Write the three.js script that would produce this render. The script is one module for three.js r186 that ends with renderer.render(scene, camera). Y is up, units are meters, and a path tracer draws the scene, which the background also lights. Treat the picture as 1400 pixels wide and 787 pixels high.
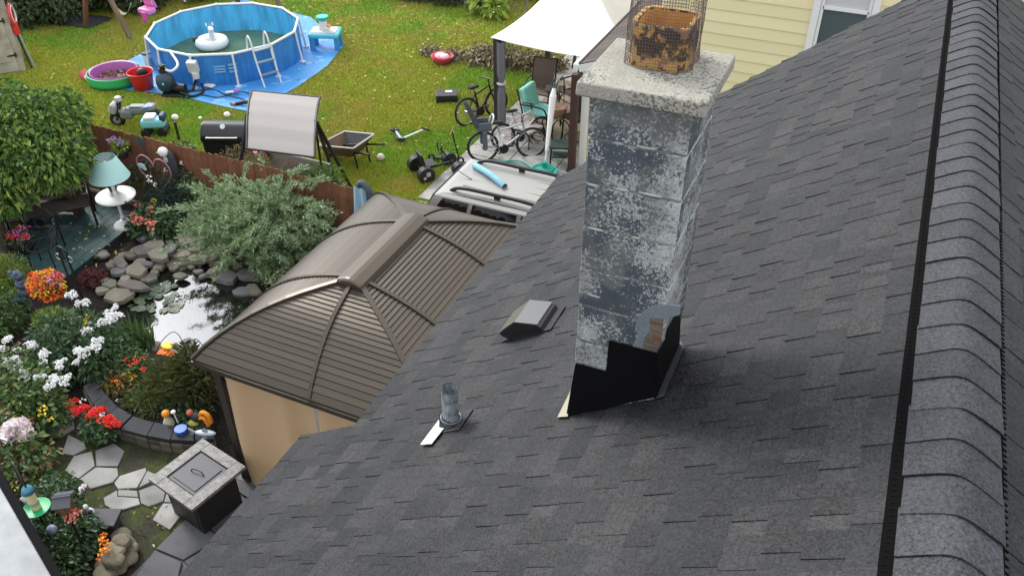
import * as THREE from 'three';
import { mergeGeometries } from 'three/addons/utils/BufferGeometryUtils.js';
import { RoundedBoxGeometry } from 'three/addons/geometries/RoundedBoxGeometry.js';

// ---------------------------------------------------------------- camera, sky, sun, exposure
const scene = new THREE.Scene();
const EYE = 8.5, FOCAL = 1171.5, TILT = 36.84 * Math.PI / 180, HEAD = 24.16 * Math.PI / 180;
const camera = new THREE.PerspectiveCamera(2 * Math.atan(393.5 / FOCAL) * 180 / Math.PI, 1024 / 575, 0.1, 300);
camera.position.set(0, EYE, 0);
camera.lookAt(-Math.sin(HEAD) * Math.cos(TILT), EYE - Math.sin(TILT), -Math.cos(HEAD) * Math.cos(TILT));

const renderer = new THREE.WebGLRenderer({ antialias: true });
renderer.setSize(1024, 575);
renderer.toneMapping = THREE.LinearToneMapping;
renderer.toneMappingExposure = 1.43;
renderer.shadowMap.enabled = true;

function mulberry(a) { return () => { a |= 0; a = a + 0x6D2B79F5 | 0; let t = Math.imul(a ^ a >>> 15, 1 | a); t = t + Math.imul(t ^ t >>> 7, 61 | t) ^ t; return ((t ^ t >>> 14) >>> 0) / 4294967296; }; }
const rnd = mulberry(20240917);
const rr = (a, b) => a + (b - a) * rnd();
const pick = (a) => a[Math.floor(rnd() * a.length)];
const clamp = (x, a = 0, b = 1) => Math.min(b, Math.max(a, x));
const mix = (a, b, t) => a + (b - a) * t;
const smooth = (a, b, x) => { const t = clamp((x - a) / (b - a)); return t * t * (3 - 2 * t); };

// tileable value noise
function makeNoise(seed) {
  const r = mulberry(seed), tab = new Float32Array(65536);
  for (let i = 0; i < 65536; i++) tab[i] = r();
  const at = (x, y, p) => { x = ((x % p) + p) % p; y = ((y % p) + p) % p; return tab[(x * 131 + y * 1973 + p * 7) & 65535]; };
  const n = (x, y, p) => { const xi = Math.floor(x), yi = Math.floor(y); let fx = x - xi, fy = y - yi; fx = fx * fx * (3 - 2 * fx); fy = fy * fy * (3 - 2 * fy); return mix(mix(at(xi, yi, p), at(xi + 1, yi, p), fx), mix(at(xi, yi + 1, p), at(xi + 1, yi + 1, p), fx), fy); };
  const fbm = (u, v, p, oct) => { let s = 0, a = .5, t = 0; for (let o = 0; o < oct; o++) { s += a * n(u * p, v * p, p); t += a; a *= .5; p *= 2; } return s / t; };
  return { n, fbm };
}
const N1 = makeNoise(11), N2 = makeNoise(77), N3 = makeNoise(301);

// veiled sun in a bright, thinly clouded sky
const SUN = new THREE.Vector3(-0.72, 0.62, -0.36).normalize();
{
  const W = 512, Hh = 256, d = new Float32Array(W * Hh * 4), v = new THREE.Vector3();
  for (let j = 0; j < Hh; j++) for (let i = 0; i < W; i++) {
    const el = ((j + .5) / Hh - .5) * Math.PI, az = ((i + .5) / W - .5) * 2 * Math.PI;
    v.set(Math.cos(el) * Math.cos(az), Math.sin(el), Math.cos(el) * Math.sin(az));
    const ang = Math.acos(clamp(v.dot(SUN), -1, 1)) * 180 / Math.PI, s = Math.max(0, Math.sin(el));
    const c = N2.fbm(i / W, j / Hh, 6, 5), cl = smooth(.38, .62, c);
    const glow = 6 * Math.exp(-Math.pow(ang / 14, 2)) + 1.0 * Math.exp(-ang / 22);
    const k = (.84 + .22 * cl) * (1 - .12 * (1 - s));
    const blue = (1 - cl) * .22 * (.4 + .6 * s);
    const o = (j * W + i) * 4;
    d[o] = k * (.97 - blue) + glow * (.94 + .1 * cl); d[o + 1] = k * (.985 - blue * .45) + glow * (.93 + .1 * cl); d[o + 2] = k * (1.03) + glow * (.96 + .06 * cl); d[o + 3] = 1;
  }
  const t = new THREE.DataTexture(d, W, Hh, THREE.RGBAFormat, THREE.FloatType);
  t.mapping = THREE.EquirectangularReflectionMapping; t.magFilter = THREE.LinearFilter; t.minFilter = THREE.LinearFilter; t.needsUpdate = true;
  scene.background = t; scene.environment = t;
}
const sun = new THREE.DirectionalLight(new THREE.Color(1, .955, .88), 1.5);
sun.position.set(-6, 0, -9).addScaledVector(SUN, 40); sun.target.position.set(-6, 0, -9);
sun.castShadow = true; sun.shadow.radius = 24; sun.shadow.mapSize.set(4096, 4096);
Object.assign(sun.shadow.camera, { left: -22, right: 22, top: 22, bottom: -22, near: 1, far: 90 });
scene.add(sun, sun.target);

// ---------------------------------------------------------------- pixels of the photograph to places
const V3 = (x, y, z) => new THREE.Vector3(x, y, z);
const FH = V3(-Math.sin(HEAD), 0, -Math.cos(HEAD)), RT = V3(Math.cos(HEAD), 0, -Math.sin(HEAD));
const FW = FH.clone().multiplyScalar(Math.cos(TILT)).add(V3(0, -Math.sin(TILT), 0));
const DN = FH.clone().multiplyScalar(-Math.sin(TILT)).add(V3(0, -Math.cos(TILT), 0));
const ray = (px, py) => FW.clone().addScaledVector(RT, (px - 700) / FOCAL).addScaledVector(DN, (py - 393.5) / FOCAL);
const G = (px, py, h = 0) => { const d = ray(px, py); return d.multiplyScalar((h - EYE) / d.y).add(V3(0, EYE, 0)); };          // where it meets the level h
const WZ = (px, py, z) => { const d = ray(px, py); return d.multiplyScalar(z / d.z).add(V3(0, EYE, 0)); };                      // ... the upright plane z
const WX = (px, py, x) => { const d = ray(px, py); return d.multiplyScalar(x / d.x).add(V3(0, EYE, 0)); };
const H2 = (b, px, py) => { const d = ray(px, py); return EYE + d.y * Math.hypot(b.x, b.z) / Math.hypot(d.x, d.z); };           // height above the foot b
const pxOf = (p) => { const q = p.clone().sub(V3(0, EYE, 0)), z = q.dot(FW); return [700 + FOCAL * q.dot(RT) / z, 393.5 + FOCAL * q.dot(DN) / z, z]; };

// ---------------------------------------------------------------- textures and materials
function tex(size, metres, fn, srgb = false) {
  const d = new Uint8Array(size * size * 4);
  for (let y = 0; y < size; y++) for (let x = 0; x < size; x++) {
    const c = fn(x / size, y / size), o = (y * size + x) * 4;
    d[o] = clamp(c[0]) * 255; d[o + 1] = clamp(c[1]) * 255; d[o + 2] = clamp(c[2]) * 255; d[o + 3] = 255;
  }
  const t = new THREE.DataTexture(d, size, size, THREE.RGBAFormat);
  t.wrapS = t.wrapT = THREE.RepeatWrapping; t.magFilter = THREE.LinearFilter; t.minFilter = THREE.LinearMipmapLinearFilter; t.generateMipmaps = true;
  t.repeat.set(1 / metres, 1 / metres); if (srgb) t.colorSpace = THREE.SRGBColorSpace; t.needsUpdate = true; return t;
}
const g3 = (g) => [g, g, g];
const T = {
  granule: tex(512, 1.3, (u, v) => { const f = N1.n(u * 340, v * 340, 340), m = N2.n(u * 150, v * 150, 150), c = N1.fbm(u, v, 5, 4), w = N3.n(u * 256, v * 256, 256); const g = .55 + (f - .5) * .85 + (m - .5) * .5 + (c - .5) * .5 + (w > .94 ? .4 : 0); return [g * 1.0, g * .985, g * .97]; }),
  mottle: tex(512, 1.1, (u, v) => { const c = N1.fbm(u, v, 4, 6), f = N2.n(u * 240, v * 240, 240); return g3(.74 + (c - .5) * .7 + (f - .5) * .22); }),
  fine: tex(256, .35, (u, v) => g3(.86 + (N2.fbm(u, v, 16, 3) - .5) * .35)),
  wood: tex(512, 1.0, (u, v) => { const s = N1.fbm(u * 1, v * .0625, 32, 4), k = N2.fbm(u, v, 6, 4), l = N3.n(u * 200, v * 8, 200); return g3(.72 + (s - .5) * .5 + (k - .5) * .35 + (l - .5) * .2); }),
  weave: tex(256, .05, (u, v) => g3(.86 + .1 * Math.sin(u * Math.PI * 16) * Math.sin(v * Math.PI * 16))),
  dirt: tex(512, 1.6, (u, v) => { const c = N3.fbm(u, v, 6, 6), f = N1.fbm(u, v, 60, 2); const g = .55 + (c - .5) * .9 + (f - .5) * .7; return [g, g * .96, g * .9]; }),
};
const mats = new Map();
const lin = (c) => Array.isArray(c) ? new THREE.Color().setRGB(c[0], c[1], c[2]) : new THREE.Color(c);
function mat(c, rough = .7, o = {}) {
  const key = JSON.stringify([c, rough, Object.entries(o).map(([k, v]) => [k, v && v.isTexture ? v.uuid : v])]);
  if (mats.has(key)) return mats.get(key);
  const phys = ['transmission', 'clearcoat', 'sheen', 'ior', 'specularIntensity'].some((k) => k in o);
  const m = new (phys ? THREE.MeshPhysicalMaterial : THREE.MeshStandardMaterial)({ color: lin(c), roughness: rough, side: THREE.DoubleSide, ...o });
  mats.set(key, m); return m;
}

// ---------------------------------------------------------------- shapes
const _m = new THREE.Matrix4(), _q = new THREE.Quaternion(), _e = new THREE.Euler();
function place(g, x = 0, y = 0, z = 0, rx = 0, ry = 0, rz = 0) { _q.setFromEuler(_e.set(rx, ry, rz, 'YXZ')); return g.applyMatrix4(_m.compose(V3(x, y, z), _q, V3(1, 1, 1))); }
const box = (w, h, d, x, y, z, rx, ry, rz) => place(new THREE.BoxGeometry(w, h, d), x, y, z, rx, ry, rz);
const rbox = (w, h, d, r, x, y, z, rx, ry, rz) => place(new RoundedBoxGeometry(w, h, d, 2, Math.min(r, w / 2.01, h / 2.01, d / 2.01)), x, y, z, rx, ry, rz);
const cyl = (r0, r1, h, x, y, z, rx, ry, rz, n = 16, open = false) => place(new THREE.CylinderGeometry(r1, r0, h, n, 1, open), x, y, z, rx, ry, rz);   // r0 below, r1 above
const sph = (r, x, y, z, sx = 1, sy = 1, sz = 1, n = 14) => place(new THREE.SphereGeometry(r, n, Math.ceil(n * .7)).scale(sx, sy, sz), x, y, z);
const torus = (R, r, x, y, z, rx, ry, rz, n = 28) => place(new THREE.TorusGeometry(R, r, 8, n), x, y, z, rx, ry, rz);
const lathe = (pts, x, y, z, n = 20) => place(new THREE.LatheGeometry(pts.map((p) => new THREE.Vector2(p[0], p[1])), n), x, y, z);
const vv = (p) => p.isVector3 ? p : V3(p[0], p[1], p[2]);
function rod(a, b, r, r2 = r, n = 8) {
  a = vv(a); b = vv(b); const d = b.clone().sub(a), L = d.length(), g = new THREE.CylinderGeometry(r2, r, L, n, 1);
  return g.applyMatrix4(_m.compose(a.clone().add(b).multiplyScalar(.5), _q.setFromUnitVectors(V3(0, 1, 0), d.divideScalar(L)), V3(1, 1, 1)));
}
function bar(a, b, w, h) {   // square bar from a to b
  a = vv(a); b = vv(b); const d = b.clone().sub(a), L = d.length(), g = new THREE.BoxGeometry(w, h, L);
  const mm = new THREE.Matrix4().lookAt(b, a, Math.abs(d.y) > L * .98 ? V3(1, 0, 0) : V3(0, 1, 0)); mm.setPosition(a.clone().add(b).multiplyScalar(.5)); return g.applyMatrix4(mm);
}
const tube = (pts, r, n = 6, seg = 0, closed = false) => new THREE.TubeGeometry(new THREE.CatmullRomCurve3(pts.map(vv), closed), seg || pts.length * 5, r, n, closed);
function slabXZ(pts, y0, y1, bevel = 0) {   // outline of [x, z] raised from y0 to y1
  const s = new THREE.Shape(pts.map((p) => new THREE.Vector2(p[0], -p[1])));
  const g = new THREE.ExtrudeGeometry(s, { depth: Math.max(.001, y1 - y0 - 2 * bevel), bevelEnabled: bevel > 0, bevelThickness: bevel, bevelSize: bevel, bevelOffset: -bevel, bevelSegments: 2, steps: 1, curveSegments: 6 });
  return g.rotateX(-Math.PI / 2).translate(0, y0 + bevel, 0);
}
function plateXY(pts, d, bevel = 0) {       // outline of [x, y], thickness d along z
  const s = new THREE.Shape(pts.map((p) => new THREE.Vector2(p[0], p[1])));
  return new THREE.ExtrudeGeometry(s, { depth: d - 2 * bevel, bevelEnabled: bevel > 0, bevelThickness: bevel, bevelSize: bevel, bevelOffset: -bevel, bevelSegments: 2, curveSegments: 8 }).translate(0, 0, bevel - d / 2);
}
function surf(nu, nv, fn) {                 // sheet from fn(u, v)
  const p = [], ix = [];
  for (let j = 0; j <= nv; j++) for (let i = 0; i <= nu; i++) { const q = vv(fn(i / nu, j / nv)); p.push(q.x, q.y, q.z); }
  for (let j = 0; j < nv; j++) for (let i = 0; i < nu; i++) { const a = j * (nu + 1) + i, b = a + 1, c = a + nu + 1, d = c + 1; ix.push(a, c, b, b, c, d); }
  const g = new THREE.BufferGeometry(); g.setAttribute('position', new THREE.Float32BufferAttribute(p, 3)); g.setIndex(ix);
  g.setAttribute('uv', new THREE.Float32BufferAttribute(new Float32Array(p.length / 3 * 2), 2)); g.computeVertexNormals(); return g;
}
function quadsolid(c) {                     // 8 corners: 0-3 below, 4-7 above
  const f = [[0, 1, 2, 3], [7, 6, 5, 4], [0, 4, 5, 1], [1, 5, 6, 2], [2, 6, 7, 3], [3, 7, 4, 0]], p = [];
  for (const [a, b, d, e] of f) for (const k of [a, b, d, a, d, e]) p.push(c[k].x, c[k].y, c[k].z);
  const g = new THREE.BufferGeometry(); g.setAttribute('position', new THREE.Float32BufferAttribute(p, 3)); g.setAttribute('uv', new THREE.Float32BufferAttribute(new Float32Array(p.length / 3 * 2), 2)); g.computeVertexNormals(); return g;
}
// uv in metres, from the face each triangle lies nearest to
function metric(g, ou = 0, ov = 0) {
  const p = g.attributes.position, uv = g.attributes.uv, a = V3(), b = V3(), c = V3();
  for (let i = 0; i < p.count; i += 3) {
    a.fromBufferAttribute(p, i); b.fromBufferAttribute(p, i + 1); c.fromBufferAttribute(p, i + 2);
    const n = b.clone().sub(a).cross(c.clone().sub(a)), ax = Math.abs(n.x), ay = Math.abs(n.y), az = Math.abs(n.z);
    [a, b, c].forEach((q, k) => { if (ay >= ax && ay >= az) uv.setXY(i + k, q.x + ou, q.z + ov); else if (ax >= az) uv.setXY(i + k, q.z + ou, q.y + ov); else uv.setXY(i + k, q.x + ou, q.y + ov); });
  }
  return g;
}
const plain = (g) => { const r = g.index ? g.toNonIndexed() : g; for (const k of Object.keys(r.attributes)) if (!['position', 'normal', 'uv', 'color'].includes(k)) r.deleteAttribute(k); return r; };
function join(gs) { gs = (Array.isArray(gs) ? gs : [gs]).flat().map(plain); return metric(gs.length > 1 ? mergeGeometries(gs) : gs[0], rnd() * 3, rnd() * 3); }

// ---------------------------------------------------------------- things and their parts
const taken = new Map();
const numbered = (n) => { const k = taken.get(n) || 0; taken.set(n, k + 1); return k ? n + '_' + String(k).padStart(3, '0') : n; };
function tag(o, label, category, group) { o.userData = { label, category }; if (group) o.userData.group = group; return o; }
function thing(name, label, category, at = [0, 0, 0], turn = 0, group) {
  const o = new THREE.Group(); o.name = numbered(name); scene.add(o); const p = vv(at); o.position.copy(p); o.rotation.y = turn; return tag(o, label, category, group);
}
function part(name, gs, m, parent) {
  const o = new THREE.Mesh(join(gs), m); o.name = parent === scene ? numbered(name) : name; o.castShadow = o.receiveShadow = true; parent.add(o); return o;
}
function struct(name, gs, m) { const o = part(name, gs, m, scene); o.userData = { kind: 'structure' }; return o; }
function solo(name, gs, m, label, category, group) { return tag(part(name, gs, m, scene), label, category, group); }
function copy(src, at, turn = 0, label, scale) {
  const r = src.clone(); r.name = numbered(src.name.replace(/_\d{3}$/, '')); scene.add(r); r.position.copy(vv(at)); r.rotation.y = turn; r.userData = { ...src.userData }; if (label) r.userData.label = label; if (scale) r.scale.setScalar(scale); return r;
}

// leaf-sized faces in one mesh; at() gives [position, outward direction]
const _c = new THREE.Color();
function leaves(n, at, len, wid, cols, o = {}) {
  const P = new Float32Array(n * 18), C = new Float32Array(n * 18), N = new Float32Array(n * 18), U = new Float32Array(n * 12), droop = o.droop ?? .25, spread = o.spread ?? 1, up = o.up ?? 0;
  const d = V3(), s = V3(), nn = V3(), q = [V3(), V3(), V3(), V3()];
  for (let i = 0; i < n; i++) {
    const [p, out] = at(i);
    d.set(rr(-1, 1), rr(-1, 1), rr(-1, 1)).multiplyScalar(spread).add(out); d.y += up; if (d.lengthSq() < 1e-4) d.set(0, 1, 0); d.normalize();
    s.set(rr(-1, 1), rr(-1, 1), rr(-1, 1)).cross(d).normalize(); nn.copy(s).cross(d).normalize();
    const L = len * rr(.65, 1.25), W = wid * rr(.7, 1.2) * .5;
    q[0].copy(p); q[1].copy(p).addScaledVector(d, L * .5).addScaledVector(s, W).addScaledVector(nn, -W * .25); q[2].copy(p).addScaledVector(d, L); q[2].y -= L * droop; q[3].copy(p).addScaledVector(d, L * .5).addScaledVector(s, -W).addScaledVector(nn, -W * .25);
    const col = cols[Math.floor(rnd() * cols.length)], b = rr(.75, 1.25) * 1.3;
    [0, 1, 2, 0, 2, 3].forEach((k, t) => { const a = i * 18 + t * 3; P[a] = q[k].x; P[a + 1] = q[k].y; P[a + 2] = q[k].z; C[a] = Math.min(.86, col[0] * b); C[a + 1] = Math.min(.86, col[1] * b); C[a + 2] = Math.min(.86, col[2] * b); });
  }
  const g = new THREE.BufferGeometry(); g.setAttribute('position', new THREE.BufferAttribute(P, 3)); g.setAttribute('color', new THREE.BufferAttribute(C, 3)); g.setAttribute('uv', new THREE.BufferAttribute(U, 2)); g.setAttribute('normal', new THREE.BufferAttribute(N, 3)); g.computeVertexNormals(); return g;
}
const LEAF = new THREE.MeshPhysicalMaterial({ color: 0xffffff, vertexColors: true, roughness: .62, side: THREE.DoubleSide, transmission: .22, thickness: 0 });
const PETAL = new THREE.MeshStandardMaterial({ color: 0xffffff, vertexColors: true, roughness: .75, side: THREE.DoubleSide });
function leafPart(name, g, parent, m = LEAF) { const o = new THREE.Mesh(g, m); o.name = parent === scene ? numbered(name) : name; o.castShadow = o.receiveShadow = true; parent.add(o); return o; }
// points spread through lumpy balls
function clumps(list, shell = .55) {
  const tot = list.reduce((s, c) => s + c[3] ** 2, 0);
  return () => {
    let k = rnd() * tot, c = list[0]; for (const l of list) { k -= l[3] ** 2; c = l; if (k <= 0) break; }
    const d = V3(rr(-1, 1), rr(-1, 1), rr(-1, 1)); while (d.lengthSq() > 1 || d.lengthSq() < .01) d.set(rr(-1, 1), rr(-1, 1), rr(-1, 1)); d.normalize();
    const r = c[3] * Math.pow(mix(shell, 1, rnd()), .8); return [V3(c[0] + d.x * r, c[1] + d.y * r * (c[4] ?? 1), c[2] + d.z * r), d];
  };
}
// ---------------------------------------------------------------- the house under the camera: roof, ridge, walls
const PITCH = 33 * Math.PI / 180, CP = Math.cos(PITCH), SP = Math.sin(PITCH), TP = Math.tan(PITCH), RX = .548, RY = 6.395;
const roofY = (x) => RY - TP * (RX - x);
const onRoof = (px, py, off = 0) => { const d = ray(px, py), c = RY - TP * RX - EYE + off / CP, k = c / (d.y - TP * d.x); return d.multiplyScalar(k).add(V3(0, EYE, 0)); };
const rakeT = (s) => 8.31 - .381 * s, JOG = 3.235, EAVE1 = 4.326, EAVE2 = 3.76, EXPO = .143;
const SH = [[.0365, .0378, .042], [.0445, .0455, .0485], [.03, .032, .0365], [.04, .041, .0445], [.0335, .035, .0388], [.051, .0515, .0535], [.0265, .0288, .0335]];
const shingleMat = SH.map((c) => mat(c, .6, { specularIntensity: .5, map: T.granule, bumpMap: T.granule, bumpScale: .0016 }));
const shingleField = new THREE.MeshPhysicalMaterial({ color: 0xffffff, vertexColors: true, roughness: .6, specularIntensity: .5, map: T.granule, bumpMap: T.granule, bumpScale: .0016, side: THREE.DoubleSide });
const house = thing('house', 'grey shingled gable roof with a capped ridge, its chimney and vents standing on it', 'house');
const wallM = mat([.55, .53, .48], .8, { map: T.mottle });
part('wall', [box(.2, 4.35, 8, -2.28, 2.165, -2.9), box(5.4, 4.35, .2, .5, 2.165, 1.2), box(5.6, 4.35, .2, .5, 2.165, -6.7), box(.2, 4.35, 8, 3.3, 2.165, -2.9)], wallM, house);
part('gable_wall', plateXY([[-2.2, 4.34], [3.2, 4.34], [RX, 6.2]], .18).translate(0, 0, 1.2), wallM, house);
function shingleGeo(w, raised, v) {
  const r = mulberry(v * 97 + (raised ? 5 : 0)), hb = raised ? .0065 + [.0013, .0024, .004][v % 3] : .0065 - .0008 * (v % 3), ht = raised ? .004 : .0015, L = EXPO + .022, a = r() * .004, b = r() * .004;
  const g = quadsolid([V3(-L, -.001, 0), V3(0 + a, -.001, 0), V3(0 + b, -.001, w), V3(-L, -.001, w), V3(-L, ht, 0), V3(a, hb, 0), V3(b, hb, w), V3(-L, ht, w)]);
  return metric(g, r() * 5, r() * 5);
}
const WIDTHS = [.05, .07, .09, .12, .15, .18, .23], shGeo = new Map();
const shared = (wi, raised, v) => { const k = wi * 100 + (raised ? 50 : 0) + v; if (!shGeo.has(k)) shGeo.set(k, shingleGeo(WIDTHS[wi], raised, v + wi * 7)); return shGeo.get(k); };
function tintGeo(g, c) { const n = g.attributes.position.count, a = new Float32Array(n * 3); for (let i = 0; i < n; i++) { a[i * 3] = c[0]; a[i * 3 + 1] = c[1]; a[i * 3 + 2] = c[2]; } g.setAttribute('color', new THREE.BufferAttribute(a, 3)); return g; }
function slope(side) {
  const L = side < 0, e1 = L ? EAVE1 : 3.3;
  const outline = L ? [[0, -2], [e1, -2], [e1, JOG], [EAVE2, JOG], [EAVE2, rakeT(EAVE2)], [0, rakeT(0)]] : [[0, -8.3], [e1, -8.3], [e1, 2], [0, 2]];
  const deck = part(L ? 'roof' : 'roof_far_slope', slabXZ(outline, -.03, -.0015), mat([.045, .045, .046], .9, { map: T.granule }), house);
  deck.position.set(RX, RY, 0);
  deck.quaternion.setFromRotationMatrix(L ? new THREE.Matrix4().makeBasis(V3(-CP, -SP, 0), V3(-SP, CP, 0), V3(0, 0, -1)) : new THREE.Matrix4().makeBasis(V3(CP, -SP, 0), V3(SP, CP, 0), V3(0, 0, 1)));
  const all = [];
  for (let k = 0; (k + 1) * EXPO + .03 < e1 + .03; k++) {
    const s = (k + 1) * EXPO + .03; let raised = rnd() < .5, patch = pick([0, 0, 1, 2, 3, 3, 4]);
    const t0 = L ? -1.95 : -8.28, tEnd = L ? (s > EAVE2 + .04 ? JOG - .003 : rakeT(s)) : 1.95;
    for (let t = t0 + rnd() * .2; t < tEnd - .02;) {
      let wi = raised ? 1 + Math.floor(rnd() * 4.6) : Math.floor(rnd() * 5.4); wi = Math.min(wi, WIDTHS.length - 1);
      const w = Math.min(WIDTHS[wi], tEnd - t); if (rnd() < .16) patch = Math.floor(rnd() * SH.length);
      const tint = rnd() < .6 ? patch : Math.floor(rnd() * SH.length), wp = V3(RX + side * s * CP, RY - s * SP, L ? -(t + w / 2) : t + w / 2), [px, py, dz] = pxOf(wp);
      const inView = dz > .3 && px > -30 && px < 1430 && py > -30 && py < 817;
      all.push({ s, t, w, wi, raised, tint, v: Math.floor(rnd() * 3), full: w > WIDTHS[wi] - 1e-6, size: inView ? w / (dz * dz) * (1.6 - .3) : 0 });
      t += w; raised = !raised; if (rnd() < .12) raised = !raised;
    }
  }
  all.sort((a, b) => b.size - a.size);
  const max = L ? 300 : 30, rest = [], basis = new THREE.Matrix4();
  all.forEach((q, i) => {
    if (i < max && q.full && q.size > 0) {
      const o = new THREE.Mesh(shared(q.wi, q.raised, q.v), shingleMat[q.tint]); o.name = 'shingle'; o.position.set(q.s, 0, q.t); o.castShadow = o.receiveShadow = true; deck.add(o);
    } else {
      const g = (q.full ? shared(q.wi, q.raised, q.v) : shingleGeo(q.w, q.raised, q.v)).clone(); g.translate(q.s, 0, q.t); const b = rr(.9, 1.1); rest.push(tintGeo(g, SH[q.tint].map((c) => c * b)));
    }
  });
  const f = new THREE.Mesh(mergeGeometries(rest), shingleField); f.name = 'shingle_field'; f.castShadow = f.receiveShadow = true; f.userData = { kind: 'stuff' }; deck.add(f);
  return deck;
}
const roofL = slope(-1), roofR = slope(1);
part('fascia', [box(.03, .16, 5.2, -3.075 + .03, roofY(-3.075) - .1, -.63), box(.03, .16, 3.6, -2.6 + .03, roofY(-2.6) - .1, -5.05), box(.48, .16, .03, -2.84, roofY(-2.84) - .16, -3.22, 0, 0, PITCH)], mat([.06, .05, .045], .6), house);
part('rake_board', bar([-2.58, roofY(-2.58) - .09, -6.86], [RX, RY - .09, -8.28], .03, .14), mat([.06, .05, .045], .6), house);
// ridge vent and caps
const capY = (x) => RY + .012 - TP * (Math.sqrt(x * x + .0015) - .039);
{
  const up = [], n = 14; for (let i = 0; i <= n; i++) { const x = mix(-.138, .138, i / n); up.push([RX + x, capY(x) - .006]); }
  const vent = part('ridge_vent', plateXY([...up, [RX + .16, roofY(RX - .16) + .018], [RX + .16, roofY(RX - .16) + .004], [RX, RY + .001], [RX - .182, roofY(RX - .182) + .004], [RX - .182, roofY(RX - .182) + .016]], 9.6), mat([.004, .004, .004], .9, { specularIntensity: .1 }), house); vent.position.z = -3.45;
  const fins = []; for (let z = -8.2; z < 1.2; z += .028) for (const s of [-1, 1]) fins.push(box(.03, .006, .005, RX + s * .158, roofY(RX - .158) + .02, z + rr(-.002, .002), 0, 0, -s * PITCH));
  part('vent_fins', fins, mat([.006, .006, .006], .9, { specularIntensity: .1 }), house).userData = { kind: 'stuff' };
  const pr = [], lo = []; for (let i = 0; i <= 18; i++) { const x = mix(-.148, .148, i / 18); pr.push([x, capY(x)]); lo.unshift([x, capY(x) - .005]); }
  const vars = [0, 1, 2].map((v) => {
    const r = mulberry(v + 31), g = plain(new THREE.ExtrudeGeometry(new THREE.Shape([...pr, ...lo].map((p) => new THREE.Vector2(...p))), { depth: .2, bevelEnabled: false })).translate(0, 0, -.2), p = g.attributes.position;
    for (let i = 0; i < p.count; i++) { const f = 1 + p.getZ(i) / .2; p.setY(i, p.getY(i) + f * (.0085 + .004 * r() * (p.getX(i) > 0 ? 1 : .3) * 0)); p.setX(i, p.getX(i) * (1 + .012 * f)); if (f > .9) p.setZ(i, p.getZ(i) + .004 * Math.sin(p.getX(i) * 14 + v * 2)); }
    g.computeVertexNormals(); { const nn = g.attributes.normal, d = V3(); for (let i = 0; i < p.count; i++) { d.fromBufferAttribute(nn, i); if (d.y > .5) { const x = p.getX(i), sl = -TP * x / Math.sqrt(x * x + .0015); d.set(-sl, 1, -.04).normalize(); nn.setXYZ(i, d.x, d.y, d.z); } } } for (let i = 0; i < p.count; i++) g.attributes.uv.setXY(i, p.getX(i) * 1.15 + v * 1.7, p.getZ(i) + v * .9 - p.getY(i) * .02); return g;
  });
  const cm = [[.056, .06, .071], [.064, .068, .079], [.048, .052, .062]].map((c) => mat(c, .74, { map: T.granule, bumpMap: T.granule, bumpScale: .0016 }));
  for (let z = -8.16, i = 0; z < 1.2; z += .165, i++) { const o = new THREE.Mesh(vars[i % 3], cm[Math.floor(rnd() * 3)]); o.name = 'ridge_cap_shingle'; o.position.set(RX + rr(-.003, .003), rr(-.001, .001), z); o.rotation.y = rr(-.012, .012); o.castShadow = o.receiveShadow = true; house.add(o); }
}
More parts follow.
